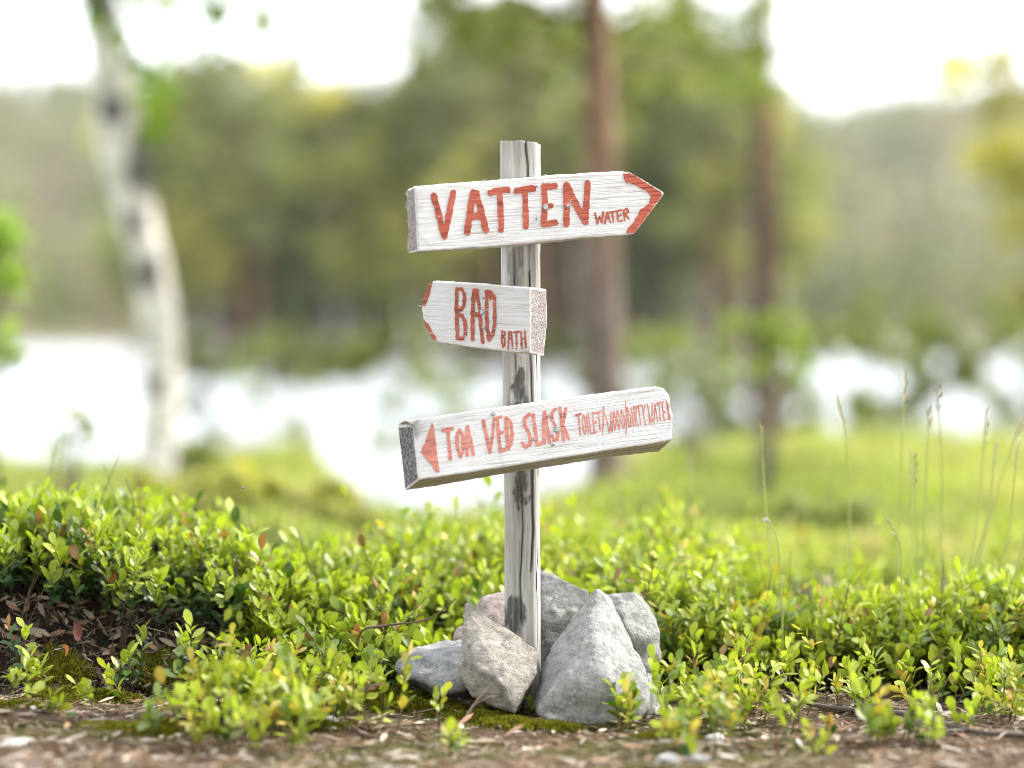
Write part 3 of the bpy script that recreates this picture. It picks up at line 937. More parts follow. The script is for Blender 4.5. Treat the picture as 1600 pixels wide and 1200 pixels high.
pebble(1120, 1157, 0.010, 'rock_white', 'small white pebble on the litter right of the pile', 1)
pebble(1048, 1194, 0.013, 'rock_white', 'white pebble at the bottom edge below the pile', 2)
pebble(1090, 1196, 0.010, 'rock_low', 'grey-white pebble at the bottom edge beside the white one', 3)
pebble(20, 1188, 0.012, 'rock_white', 'pale pebble in the bottom left corner', 4)
pebble(515, 1142, 0.009, 'rock_white', 'little white pebble below the yellow-green sprigs', 5)

# ------------------------------------------------------------------ leaves and shoots
LT_Y = np.array([0.0, 0.30, 0.30, 0.30, 0.68, 0.68, 0.68, 1.0])
LT_X = np.array([0.0, -0.40, 0.0, 0.40, -0.50, 0.0, 0.50, 0.0])
LT_F = np.array([[0, 2, 1], [0, 3, 2], [1, 2, 5], [1, 5, 4], [2, 3, 6], [2, 6, 5], [4, 5, 7], [5, 6, 7]])
# finer outline for plants near the focus
LH_Y = np.array([0.0, 0.10, 0.10, 0.10, 0.34, 0.34, 0.34, 0.62, 0.62, 0.62, 0.86, 0.86, 0.86, 1.0])
LH_X = np.array([0.0, -0.12, 0, 0.12, -0.40, 0, 0.40, -0.50, 0, 0.50, -0.33, 0, 0.33, 0.0])
LH_F = np.array([[0, 2, 1], [0, 3, 2]] + [f for k in (1, 4, 7) for f in ([k, k + 1, k + 4], [k, k + 4, k + 3], [k + 1, k + 2, k + 5], [k + 1, k + 5, k + 4])] + [[10, 11, 13], [11, 12, 13]])


def unit(a):
    return a / (np.linalg.norm(a, axis=-1, keepdims=True) + 1e-12)


def leaves(acc, pos, d, up, L, Wd, curl, fold, col, hi=False):
    ty, tx, tf = (LH_Y, LH_X, LH_F) if hi else (LT_Y, LT_X, LT_F)
    N = len(pos)
    if N == 0: return
    d = unit(d); side = unit(np.cross(d, up)); nrm = np.cross(side, d)
    y = ty[None, :] * L[:, None]; x = tx[None, :] * Wd[:, None]
    z = fold[:, None] * np.abs(x) - curl[:, None] * L[:, None] * (ty[None, :] ** 2)
    v = pos[:, None] + d[:, None] * y[..., None] + side[:, None] * x[..., None] + nrm[:, None] * z[..., None]
    k = len(ty)
    t = tf[None] + (np.arange(N) * k)[:, None, None]
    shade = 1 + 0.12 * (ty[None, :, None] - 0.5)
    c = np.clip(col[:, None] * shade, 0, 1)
    acc.add(v.reshape(-1, 3), t.reshape(-1, 3), c.reshape(-1, 3))


def stems(acc, base, d, bend, L, r, col, seg=3):
    N = len(base)
    if N == 0: return
    ref = np.tile(np.array([0.3, 0.9, 0.1]), (N, 1))
    a = unit(np.cross(d, ref)); b = np.cross(unit(d), a)
    V = []
    for s in range(seg + 1):
        t = s / seg
        c = base + d * (L * t)[:, None] + bend * (L * t * t)[:, None]
        rr = r * (1 - 0.6 * t)
        for k in range(3):
            th = k * 2 * math.pi / 3
            V.append(c + (a * math.cos(th) + b * math.sin(th)) * rr[:, None])
    V = np.stack(V, 1)
    F = []
    for s in range(seg):
        for k in range(3):
            p, q = s * 3 + k, s * 3 + (k + 1) % 3
            F += [(p, q, q + 3), (p, q + 3, p + 3)]
    F = np.array(F); n = V.shape[1]
    t = F[None] + (np.arange(N) * n)[:, None, None]
    acc.add(V.reshape(-1, 3), t.reshape(-1, 3), np.repeat(np.broadcast_to(col, (N, 3)), n, 0))


def rv(n, s=1.0):
    return RNG.normal(0, s, (n, 3))


G_DARK = np.array([0.040, 0.100, 0.024]); G_MID = np.array([0.130, 0.235, 0.032]); G_NEW = np.array([0.385, 0.450, 0.046]); G_YEL = np.array([0.48, 0.46, 0.07])
G_RED = np.array([0.42, 0.20, 0.085]); G_BLUE = np.array([0.075, 0.16, 0.075])


def lingon(acc, base, lean, H, K, LL, hi, fresh=0.5):
    """evergreen shoots: leathery leaves spiralling up, paler rosette on top"""
    N = len(base)
    d = unit(lean + rv(N, 0.22)); bend = unit(np.array([0, 0, 1.0]) + rv(N, 0.25)) * 0.35
    fresh_i = np.clip(fresh + RNG.normal(0, 0.36, N), 0, 1)
    ph0 = RNG.uniform(0, 6.28, N)
    stems(acc, base, d, bend, H, np.full(N, 0.0011), np.array([0.17, 0.13, 0.05]))
    red = RNG.random(N) < 0.05
    for k in range(K):
        t = 0.18 + 0.82 * (k + 1) / K
        p = base + d * (H * t)[:, None] + bend * (H * t * t)[:, None]
        ax = unit(d + 2 * bend * t)
        ph = ph0 + k * 2.4 + RNG.normal(0, 0.25, N)
        a = unit(np.cross(ax, np.tile([0.2, 0.9, 0.1], (N, 1)))); b = np.cross(ax, a)
        rad = a * np.cos(ph)[:, None] + b * np.sin(ph)[:, None]
        e = np.radians(np.where(t > 0.8, 34, 62) + RNG.normal(0, 11, N))[:, None]
        dr = ax * np.cos(e) + rad * np.sin(e)
        up = ax * np.sin(e) - rad * np.cos(e)
        L = LL * RNG.uniform(0.6, 1.25, N) * (0.72 + 0.4 * t)
        w = sstep(0.42, 1.0, t * (0.55 + 0.75 * fresh_i))[:, None]
        col = G_DARK * (1 - w) + G_NEW * w
        col = col * RNG.uniform(0.75, 1.25, (N, 1))
        if t > 0.8:
            col = np.where((red & (RNG.random(N) < 0.7))[:, None], G_RED * 0.9, col)
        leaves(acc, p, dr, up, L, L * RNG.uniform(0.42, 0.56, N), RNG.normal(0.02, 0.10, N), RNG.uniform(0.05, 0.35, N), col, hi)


def bilberry(acc, base, lean, H, nside, K, LL, hi, fresh=0.6, warm=0.08):
    """thin angular green stems with side shoots and soft pointed oval leaves"""
    N = len(base)
    d = unit(lean + rv(N, 0.20)); bend = rv(N, 0.15)
    stems(acc, base, d, bend, H, np.full(N, 0.0013), np.array([0.14, 0.13, 0.04]), 3)
    bs, ds, ls = [base], [d], [H]
    for q in range(nside):
        t = RNG.uniform(0.25, 0.9, N)
        bs.append(base + d * (H * t)[:, None] + bend * (H * t * t)[:, None])
        ds.append(unit(d * 0.75 + rv(N, 0.55) * np.array([1, 1, 0.5]) + np.array([0, 0, 0.35])))
        ls.append(H * RNG.uniform(0.25, 0.55, N))
    own = np.tile(np.arange(N), nside + 1)
    b2_, d2, l2 = np.concatenate(bs), np.concatenate(ds), np.concatenate(ls)
    n = len(b2_)
    bend2 = np.concatenate([bend] + [rv(N, 0.2) + np.array([0, 0, 0.15]) for _ in range(nside)])
    if nside: stems(acc, b2_[N:], d2[N:], bend2[N:], l2[N:], np.full(n - N, 0.0008), np.array([0.20, 0.22, 0.05]), 2)
    f_own = np.clip(fresh + RNG.normal(0, 0.34, N), -0.2, 1.1)[own]
    warm_own = (RNG.random(N) < warm)[own]
    blue_own = (RNG.random(N) < 0.18)[own]
    tw = RNG.uniform(0, 6.28, n)
    for k in range(K):
        t = np.where(np.arange(n) < N, 0.30, 0.15) + np.where(np.arange(n) < N, 0.70, 0.85) * (k + 1) / K
        p = b2_ + d2 * (l2 * t)[:, None] + bend2 * (l2 * t * t)[:, None]
        ax = unit(d2 + 2 * bend2 * t[:, None])
        ph = tw + k * math.pi + RNG.normal(0, 0.45, n)
        a = unit(np.cross(ax, np.tile([0.2, 0.9, 0.1], (n, 1)))); b = np.cross(ax, a)
        rad = a * np.cos(ph)[:, None] + b * np.sin(ph)[:, None]
        e = np.radians((20 if k == K - 1 else 48) + RNG.normal(0, 13, n))[:, None]
        dr = ax * np.cos(e) + rad * np.sin(e)
        up = ax * np.sin(e) - rad * np.cos(e)
        L = LL[own] * RNG.uniform(0.5, 1.3, n)
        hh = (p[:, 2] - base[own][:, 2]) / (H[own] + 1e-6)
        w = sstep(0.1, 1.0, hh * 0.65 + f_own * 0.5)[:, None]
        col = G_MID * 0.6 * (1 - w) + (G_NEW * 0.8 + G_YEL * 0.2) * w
        col = np.where(blue_own[:, None], col * 0.45 + G_BLUE * 0.55, col)
        col = col * RNG.uniform(0.75, 1.25, (n, 1))
        wm = warm_own & (RNG.random(n) < 0.5)
        col = np.where(wm[:, None], (G_YEL * RNG.uniform(0.4, 1, (n, 1)) + G_RED * 0.5), col)
        col = np.where((RNG.random(n) < 0.018)[:, None], np.array([0.20, 0.10, 0.05]), col)
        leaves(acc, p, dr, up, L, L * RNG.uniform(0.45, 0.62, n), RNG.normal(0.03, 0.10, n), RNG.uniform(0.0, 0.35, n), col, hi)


def scatter(n, x0, x1, y0, y1, keep):
    x = RNG.uniform(x0, x1, n); y = RNG.uniform(y0, y1, n)
    k = keep(x, y)
    k = RNG.random(n) < k
    x, y = x[k], y[k]
    return np.stack([x, y, terrain(x, y) - 0.004], 1)


def pxof(x, y): return 800 + FPX * x / (y + CAM_D)


# --- lingonberry over the left bank
acc = Acc()


def keep_l(x, y):
    b = y - foot_y(x)
    lowcut = np.interp(x, [-0.9, -0.52, -0.36, -0.28, -0.20, 0.0], [0.105, 0.11, 0.10, 0.04, -0.01, 0.0])
    n = fbm(x * 9, y * 9, 0, 111, 3)
    k = sstep(lowcut - 0.01, lowcut + 0.02, b + 0.02 * n)
    k = k * (1 - 0.8 * sstep(-0.16, -0.02, x)) * (1 - 0.55 * sstep(0.22, -0.5, n)) 
    return np.maximum(k, 0.05 * (b > 0.01) * (x < -0.2))


B = scatter(2500, -0.95, 0.0, -0.02, 0.46, keep_l)
slope = np.where((B[:, 1] - foot_y(B[:, 0]) < 0.13)[:, None], np.array([0.05, -0.55, 0.85]), np.array([0, -0.08, 1.0]))
Hh = RNG.uniform(0.035, 0.085, len(B)) * (1 + 0.35 * fbm(B[:, 0] * 11, B[:, 1] * 11, 0, 119, 2)) * np.interp(B[:, 1] - foot_y(B[:, 0]), [0, 0.1, 0.2], [0.7, 0.9, 1.0])
lingon(acc, B, slope, Hh, 14, RNG.uniform(0.017, 0.0235, len(B)), True, 0.62)
B = scatter(2600, -1.1, 0.0, 0.44, 1.3, lambda x, y: 0.8 * (1 - sstep(-0.5, -0.4, x)) * (1 - sstep(0.6, 0.9, y)))
lingon(acc, B, np.tile([0, -0.05, 1.0], (len(B), 1)), RNG.uniform(0.05, 0.09, len(B)), 12, np.full(len(B), 0.018), False, 0.6)
tag(link('lingonberry_carpet', acc.mesh('lingonberry_carpet', M['leaf'])), 'glossy lingonberry shoots covering the bank at left', 'ground cover', kind='stuff')

# --- bilberry in the middle and on the right
acc = Acc()


def keep_b(x, y):
    b = y - foot_y(x)
    n = fbm(x * 6, y * 6, 0, 121, 3)
    k = sstep(-0.01, 0.05, b + 0.035 * n) * sstep(-0.42, -0.10, x)
    k = k * (0.55 + 0.45 * sstep(-0.6, 0.1, n))
    pile = (np.abs(x - 0.03) < 0.17) & (y < 0.20)
    return np.where(pile, 0, k)


def bil_h(x, y):
    h = np.interp(x, [-0.5, -0.25, -0.14, -0.02, 0.10, 0.20, 0.27, 0.33, 0.42, 0.7, 1.0], [0.08, 0.085, 0.115, 0.13, 0.13, 0.15, 0.155, 0.105, 0.10, 0.11, 0.11])
    h = h * np.interp(y - foot_y(x), [0, 0.1, 0.3, 0.6], [0.55, 0.85, 1.0, 1.08])
    return h * (0.85 + 0.26 * fbm(x * 6, y * 6, 0, 131, 2)) * RNG.uniform(0.62, 1.16, len(x))


B = scatter(2200, -0.45, 0.85, 0.02, 0.55, lambda x, y: keep_b(x, y) * (1 - 0.9 * sstep(0.36, 0.44, y) * sstep(0.27, 0.34, x)))
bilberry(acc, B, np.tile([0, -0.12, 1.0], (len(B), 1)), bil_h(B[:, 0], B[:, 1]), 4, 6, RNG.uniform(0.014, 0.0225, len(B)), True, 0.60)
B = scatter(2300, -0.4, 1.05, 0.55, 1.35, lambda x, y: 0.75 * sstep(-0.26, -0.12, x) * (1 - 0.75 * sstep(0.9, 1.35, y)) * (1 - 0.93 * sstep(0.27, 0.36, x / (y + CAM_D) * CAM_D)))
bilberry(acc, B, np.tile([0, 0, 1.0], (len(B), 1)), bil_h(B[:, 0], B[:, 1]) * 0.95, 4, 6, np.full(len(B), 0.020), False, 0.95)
for _b in (scatter(420, -0.9, 0.9, 0.02, 0.5, lambda x, y: 1.0 * (y > foot_y(x) + 0.03) * ~((np.abs(x - 0.03) < 0.17) & (y < 0.20))),):
    stems(acc, _b, unit(np.array([0, -0.1, 1.0]) + rv(len(_b), 0.45)), rv(len(_b), 0.3), RNG.uniform(0.06, 0.15, len(_b)), np.full(len(_b), 0.0012), np.array([0.16, 0.10, 0.075]), 4)
# loose low growth in front, on the litter
def keep_f(x, y):
    n = fbm(x * 7, y * 7, 0, 141, 3)
    px = pxof(x, y)
    k = sstep(0.0, 0.5, n + 0.15) * 0.30
    k = k + 0.95 * np.exp(-((px - 440) / 105) ** 2 - ((y + 0.17) / 0.16) ** 2) * sstep(-0.6, 0.3, n)
    k = k * sstep(170, 330, px) + 0.12 * np.exp(-((px - 60) / 60) ** 2 - ((y + 0.14) / 0.05) ** 2)
    k = k + 0.45 * np.exp(-((px - 1120) / 70) ** 2 - ((y + 0.02) / 0.06) ** 2)
    k = k + 0.35 * np.exp(-((px - 1500) / 130) ** 2 - ((y - 0.0) / 0.06) ** 2)
    k = k * (1 - np.exp(-((px - 810) / 225) ** 4 - ((y + 0.05) / 0.13) ** 4))
    k = k * (1 - 0.98 * np.exp(-((px - 815) / 225) ** 6))
    return np.clip(k, 0, 1) * (y < foot_y(x) + 0.03) * (px > -100) * (px < 1700) * (y > -0.42)
B = scatter(2200, -0.75, 0.75, -0.42, 0.15, keep_f)
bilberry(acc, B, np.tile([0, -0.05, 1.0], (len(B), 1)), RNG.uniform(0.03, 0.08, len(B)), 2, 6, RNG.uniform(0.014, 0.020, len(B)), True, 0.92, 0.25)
tag(link('bilberry_thicket', acc.mesh('bilberry_thicket', M['leaf'])), 'fresh green bilberry thicket behind and right of the rocks', 'ground cover', kind='stuff')

# ------------------------------------------------------------------ single sprigs that stand apart
LEAF_COLS = {'dark': G_DARK * 1.3, 'mid': G_MID, 'new': G_NEW, 'yellow': G_YEL, 'peach': np.array([0.58, 0.36, 0.17])}
LEAF_MESH = {}
for key, cc in LEAF_COLS.items():
    for var in range(3):
        a_ = Acc()
        one = np.ones(1)
        leaves(a_, np.zeros((1, 3)), np.array([[0, 1.0, 0]]), np.array([[0, 0, 1.0]]), one, one * (0.5 + 0.06 * var), one * (0.05 - 0.07 * var), one * (0.12 + 0.1 * var), np.array([cc * (0.85 + 0.15 * var)]), True)
        LEAF_MESH[key, var] = a_.mesh('leaf', M['leaf'])


def ground_at(px, py):
    D = FPX * CAM_H / (py - 530)
    for _ in range(6):
        x, y = (px - 800) / FPX * D, D - CAM_D
        D = FPX * (CAM_H - float(terrain(x, y))) / (py - 530)
    x, y = (px - 800) / FPX * D, D - CAM_D
    return np.array([x, y, float(terrain(x, y))])


def sprig(px, py, hpx, label, nshoot=1, K=8, LL=0.019, cols=('new', 'mid', 'yellow'), kind='bil', lean=(0, 0), seed=0, group='sprigs standing apart in front', name='bilberry_sprig', cat='sprig'):
    rs = random.Random(seed * 7 + 3)
    p = ground_at(px, py); D = p[1] + CAM_D
    H = hpx * D / FPX
    t_ = thing(name, label, cat, p, group)
    acc = Acc(); placed = []
    for s_ in range(nshoot):
        spread = 0.0 if nshoot == 1 else 0.55
        d = np.array([lean[0] + rs.uniform(-spread, spread), lean[1] + rs.uniform(-spread, spread) * 0.7, 1.0]); d /= np.linalg.norm(d)
        h = H * (1.0 if s_ == 0 else rs.uniform(0.55, 0.95))
        bx, by = rs.uniform(-0.25, 0.25), rs.uniform(-0.2, 0.2)
        pts = [np.array([0, 0, -0.006]) + d * h * f + np.array([bx, by, 0]) * h * (f * f - f) + np.array([rs.uniform(-1, 1), rs.uniform(-1, 1), 0]) * 0.002 for f in np.linspace(0, 1, 7)]
        v, t = tube_arrays(pts, np.linspace(0.0016, 0.0007, 7), 5)
        acc.add(v, t, np.array([0.22, 0.17, 0.06]) if kind == 'bil' else np.array([0.20, 0.22, 0.06]))
        path = np.array(pts); ph = rs.uniform(0, 6.28)
        for k in range(K):
            f = 0.25 + 0.75 * (k + 1) / K
            i = f * 6; i0 = min(int(i), 5); q = path[i0] * (1 - (i - i0)) + path[i0 + 1] * (i - i0)
            ax = Vector(path[i0 + 1] - path[i0]).normalized()
            ph += (2.4 if kind == 'ling' else math.pi) + rs.gauss(0, 0.35)
            sd = ax.orthogonal().normalized(); sd.rotate(Matrix.Rotation(ph, 3, ax))
            e = R((18 if k == K - 1 else (38 if f > 0.75 else 55)) + rs.gauss(0, 10))
            dr = (ax * math.cos(e) + sd * math.sin(e)).normalized()
            up = (ax * math.sin(e) - sd * math.cos(e)).normalized()
            side = dr.cross(up).normalized()
            L = LL * rs.uniform(0.75, 1.15)
            m = Matrix.Identity(4)
            for r_ in range(3):
                m[r_][0], m[r_][1], m[r_][2], m[r_][3] = side[r_] * L, dr[r_] * L, up[r_] * L, q[r_]
            key = rs.choice(cols) if f > 0.4 else rs.choice((cols[0], 'mid', 'dark'))
            placed.append((LEAF_MESH[key, rs.randrange(3)], m))
    link('stem', acc.mesh('stem', M['twig']), t_)
    for me, m in placed:
        o = link('leaf', me, t_); o.matrix_local = m
    return t_


YN, YP = ('new', 'yellow', 'new'), ('yellow', 'peach', 'new')
sprig(968, 1136, 84, 'bushy green sprig growing in front of the large pale rock', 6, 7, 0.018, ('new', 'mid', 'new'), seed=1)
sprig(760, 1092, 62, 'thin sprig with round leaves in front of the tan rock', 1, 7, 0.017, YN, seed=2)
sprig(828, 1118, 28, 'tiny four-leaved sprig in the gap between tan and large rock', 1, 4, 0.014, ('new', 'yellow'), seed=3)
sprig(745, 940, 66, 'peach and yellow tipped sprig left of the post above the pink rock', 2, 9, 0.018, ('yellow', 'peach', 'yellow'), seed=4)
sprig(255, 1060, 78, 'upright sprig of pointed leaves before the dark soil at left', 3, 8, 0.021, ('new', 'new', 'mid'), seed=5)
sprig(195, 1100, 66, 'low light-green sprig leaning left below the soil bank', 2, 7, 0.019, YN, lean=(-0.3, 0), seed=6)
sprig(305, 1062, 70, 'second upright sprig, right neighbour of the pointed-leaved one', 2, 8, 0.021, ('new', 'mid', 'new'), seed=7)
sprig(390, 1120, 108, 'tall yellow-green sprig with peach tip, foremost of the left clump', 3, 10, 0.020, YP, seed=8)
sprig(350, 1170, 84, 'blurred yellow-green sprig at the bottom, left of centre', 3, 8, 0.020, YN, seed=9)
sprig(470, 1130, 96, 'blurred light sprig between the left clump and the mossy hump', 3, 9, 0.019, YN, seed=10)
sprig(525, 1110, 84, 'soft yellow sprig just left of the mossy hump', 3, 8, 0.018, YP, seed=11)
sprig(585, 1150, 64, 'pale blurred sprig below the mossy hump', 2, 7, 0.018, YN, seed=12)
sprig(700, 1180, 54, 'blurred sprig at the bottom edge below the tan rock', 2, 6, 0.018, YN, seed=13)
sprig(690, 1140, 70, 'sparse grey-stemmed sprig below the low grey rock', 2, 5, 0.016, YN, seed=14)
sprig(90, 1120, 40, 'small blurred sprig on the litter at far left', 2, 6, 0.019, YN, seed=15)
sprig(1372, 1085, 72, 'upright light sprig with an oval top leaf right of the lying branch tip', 2, 6, 0.021, YN, seed=16)
sprig(1352, 1118, 44, 'green sprig with a grey bud leaf over the lying branch', 1, 6, 0.018, ('new', 'mid'), seed=17)
sprig(1425, 1100, 52, 'round-leaved sprig standing above the lying branch', 1, 7, 0.018, YN, seed=18)
sprig(1490, 1090, 84, 'tall drooping sprig near the right end of the lying branch', 2, 7, 0.020, YN, seed=19)
sprig(1505, 1150, 56, 'leafy sprig in front of the lying branch, far right', 3, 6, 0.018, ('new', 'mid', 'new'), seed=20)
sprig(1262, 1175, 44, 'pair of leaves with peach tips low on the litter at right', 1, 5, 0.017, YP, seed=21)
sprig(1285, 1190, 42, 'round yellow leaf sprig at the bottom edge right of centre', 2, 4, 0.018, YN, seed=22)
sprig(1305, 1150, 32, 'tiny yellow-orange sprig under the lying branch', 2, 5, 0.015, YP, seed=23)
sprig(1235, 1128, 44, 'small fresh sprig left of the red stalk', 2, 6, 0.016, YN, seed=24)
sprig(1155, 1140, 52, 'low bushy sprig of small leaves right of the rock pile', 4, 6, 0.015, ('new', 'mid', 'peach'), seed=25)
sprig(1098, 1085, 70, 'reddish-tipped sprig right of the small rounded rock', 2, 7, 0.016, ('peach', 'new', 'mid'), seed=26)
sprig(1080, 1192, 34, 'little single shoot at the bottom right of the pile', 1, 5, 0.017, YN, seed=27)
sprig(1060, 1150, 40, 'needle-thin tuft sprig beside the small rounded rock', 3, 5, 0.014, ('mid', 'new'), seed=28)
sprig(1180, 1095, 66, 'sprig with blue-green leaves in front of the right thicket', 2, 6, 0.017, ('mid', 'new'), seed=29)
sprig(1560, 1130, 60, 'light sprig at the right edge of the picture above the litter', 2, 7, 0.019, YN, seed=30)
# shoots singled out on the left bank
LG = dict(kind='ling', group='shoots standing out on the bank', name='lingonberry_shoot', cat='shoot')
sprig(85, 1020, 80, 'tall lingonberry shoot over bare soil at far left', 2, 10, 0.021, ('new', 'mid', 'new'), seed=41, **LG)
sprig(5, 1000, 62, 'lingonberry shoot cut by the left edge below the bank', 2, 9, 0.021, ('new', 'mid'), seed=42, **LG)
sprig(305, 1025, 76, 'bright lingonberry rosette at the right end of the dark soil', 1, 12, 0.021, ('new', 'new', 'mid'), seed=43, **LG)
sprig(380, 1000, 60, 'lingonberry shoot above the brown dead leaves', 1, 11, 0.019, ('new', 'mid'), seed=44, **LG)
sprig(545, 1030, 66, 'pale lingonberry rosette left of the low grey rock', 2, 10, 0.020, ('new', 'mid', 'new'), seed=45, **LG)

# ------------------------------------------------------------------ twigs, dead leaves, grass stalks
def twig_thing(name, label, cat, pts3, r0, r1, col, side=(), group=None, sides=7, n=22, root=True):
    if root:
        q0 = np.array(pts3[0], float); gz = float(terrain(q0[0], q0[1]))
        if q0[2] > gz: pts3 = [np.array([q0[0], q0[1], gz - 0.005])] + list(pts3)
    P = smooth_path(pts3, n); base = P[0].copy()
    t_ = thing(name, label, cat, base, group)
    P = P - base
    rr = np.linspace(r0, r1, n) * (1 + 0.15 * RNG.normal(0, 1, n))
    v, t = tube_arrays(P, rr, sides)
    a = Acc(); a.add(v, t, col); link('stick', a.mesh('stick', M['twig']), t_)
    for (f, off, r) in side:
        q = P[int(f * (n - 1))]
        v, t = tube_arrays(smooth_path([q, q + np.array(off) * 0.5 + np.array([0.002, 0, 0.003]), q + np.array(off)], 8), np.linspace(r, r * 0.4, 8), 5)
        a = Acc(); a.add(v, t, col); link('side_twig', a.mesh('side_twig', M['twig']), t_)
    return t_


def gp(px, py, up=0.0):
    p = ground_at(px, py); p[2] += up
    return p


g0 = gp(1262, 1106)
twig_thing('branch', 'grey dead branch lying across the litter at right', 'branch',
           [W(1217, 1040, g0[1] + CAM_D), W(1232, 1072, g0[1] + CAM_D), gp(1262, 1106, 0.006), gp(1330, 1118, 0.006), gp(1420, 1132, 0.007), gp(1520, 1148, 0.006), gp(1620, 1160, 0.006)],
           0.0022, 0.0036, (0.13, 0.105, 0.09), [(0.45, (0.03, -0.02, 0.004), 0.0015), (0.30, (-0.004, 0.0, 0.045), 0.0012), (0.62, (0.05, -0.045, 0.002), 0.0015)], root=False)
twig_thing('branch', 'bare forked twig sticking out of the bank left of the rocks', 'branch',
           [W(560, 995, 3.20), W(600, 978, 3.17), W(650, 972, 3.16), W(680, 962, 3.15), W(712, 935, 3.14)], 0.0020, 0.0008, (0.16, 0.11, 0.085),
           [(0.1, (0.055, 0, 0.07), 0.0012), (0.55, (0.03, 0.01, 0.035), 0.0009)])
twig_thing('twig', 'thin dark upright twig in the middle of the thicket left of the post', 'branch', [W(586, 980, 3.25), W(590, 945, 3.25), W(582, 905, 3.25)], 0.0014, 0.0007, (0.09, 0.06, 0.05))
twig_thing('twig', 'thin red stalk standing at the bottom right', 'branch', [gp(1216, 1192), gp(1216, 1192) + np.array([-0.001, 0, 0.04]), gp(1216, 1192) + np.array([0.001, 0, 0.083])], 0.0011, 0.0006, (0.20, 0.06, 0.05))
twig_thing('twig', 'short bare tan twig on top of the bank at left', 'branch', [W(219, 800, 3.36), W(219, 775, 3.36), W(215, 745, 3.36)], 0.0015, 0.0007, (0.33, 0.20, 0.12))
twig_thing('twig', 'short dark twig beside the tan one on the bank', 'branch', [W(208, 785, 3.4), W(203, 768, 3.4), W(196, 748, 3.4)], 0.0012, 0.0006, (0.10, 0.07, 0.05))
twig_thing('twig', 'brown twig arching before the right thicket', 'branch', [gp(1452, 1110), W(1452, 1060, 3.19), W(1462, 1030, 3.19), W(1480, 1010, 3.19)], 0.0019, 0.0008, (0.17, 0.09, 0.07))
twig_thing('twig', 'slanting brown stem inside the right thicket', 'branch', [gp(1265, 1075), W(1285, 1040, 3.3), W(1305, 1005, 3.3), W(1318, 975, 3.3)], 0.0020, 0.0010, (0.17, 0.10, 0.08))
twig_thing('twig', 'pale bent twig stump below the low grey rock', 'branch', [gp(722, 1135), gp(722, 1135) + np.array([0.012, 0, 0.022]), gp(722, 1135) + np.array([0.030, 0.0, 0.045])], 0.0022, 0.0012, (0.33, 0.27, 0.21), [(0.6, (0.03, 0, 0.012), 0.001)])


def dead_leaf(px, py, D, size, rot, label, col, seed):
    rs = random.Random(seed)
    p = W(px, py, D)
    p[2] = min(p[2], float(terrain(p[0], p[1])) + 0.062)      # caught among the shoots
    a = Acc(); n = 7
    V = []; F = []
    for i in range(n + 1):
        f = i / n; w = 0.42 * math.sin(math.pi * min(1, f * 0.92 + 0.06)) ** 0.8
        for k, x in enumerate((-1, -0.5, 0, 0.5, 1)):
            V.append((x * w + rs.uniform(-0.02, 0.02), f - 0.5, 0.22 * x * x * math.sin(f * 3) + 0.15 * math.sin(f * 4 + seed) + rs.uniform(-0.02, 0.02)))
    for i in range(n):
        for k in range(4):
            q = i * 5 + k; F += [(q, q + 1, q + 6), (q, q + 6, q + 5)]
    a.add(np.array(V) * size, F, col)
    o = link('fallen_leaf', a.mesh('fallen_leaf', M['dry']), None, p)
    o.rotation_euler = rot
    return tag(o, label, 'leaf', 'dead leaves on the bank')


BR = np.array([0.22, 0.115, 0.06])
dead_leaf(425, 980, 3.18, 0.030, (1.2, 0.2, 0.4), 'curled brown dead leaf below the shoots in the middle of the bank', BR, 1)
dead_leaf(418, 1008, 3.15, 0.026, (1.0, -0.4, 2.0), 'brown dead leaf just under the curled one', BR * 0.85, 2)
dead_leaf(385, 1012, 3.15, 0.022, (1.1, 0.5, -0.6), 'small dead leaf left of the two brown ones', BR * 1.2, 3)
dead_leaf(118, 878, 3.18, 0.024, (1.0, 0.1, 1.1), 'dark red dead leaf among shoots at left', np.array([0.12, 0.045, 0.035]), 4)
dead_leaf(100, 935, 3.14, 0.016, (1.0, 0.3, 2.1), 'orange dead leaf over the soil at left', np.array([0.50, 0.20, 0.06]), 5)
dead_leaf(172, 830, 3.25, 0.018, (0.9, 0.3, 0.3), 'orange-tipped dead leaf high on the bank', np.array([0.45, 0.17, 0.05]), 6)
dead_leaf(242, 763, 3.38, 0.013, (1.5, 0.0, 0.2), 'black withered leaf poking above the bank', np.array([0.012, 0.010, 0.010]), 7)
dead_leaf(50, 742, 3.38, 0.016, (1.3, 0.4, 1.2), 'black withered leaf at the top of the bank, far left', np.array([0.014, 0.011, 0.010]), 8)
dead_leaf(145, 782, 3.34, 0.016, (1.2, 0.6, 0.8), 'dark withered leaf near the top of the bank', np.array([0.016, 0.012, 0.011]), 9)


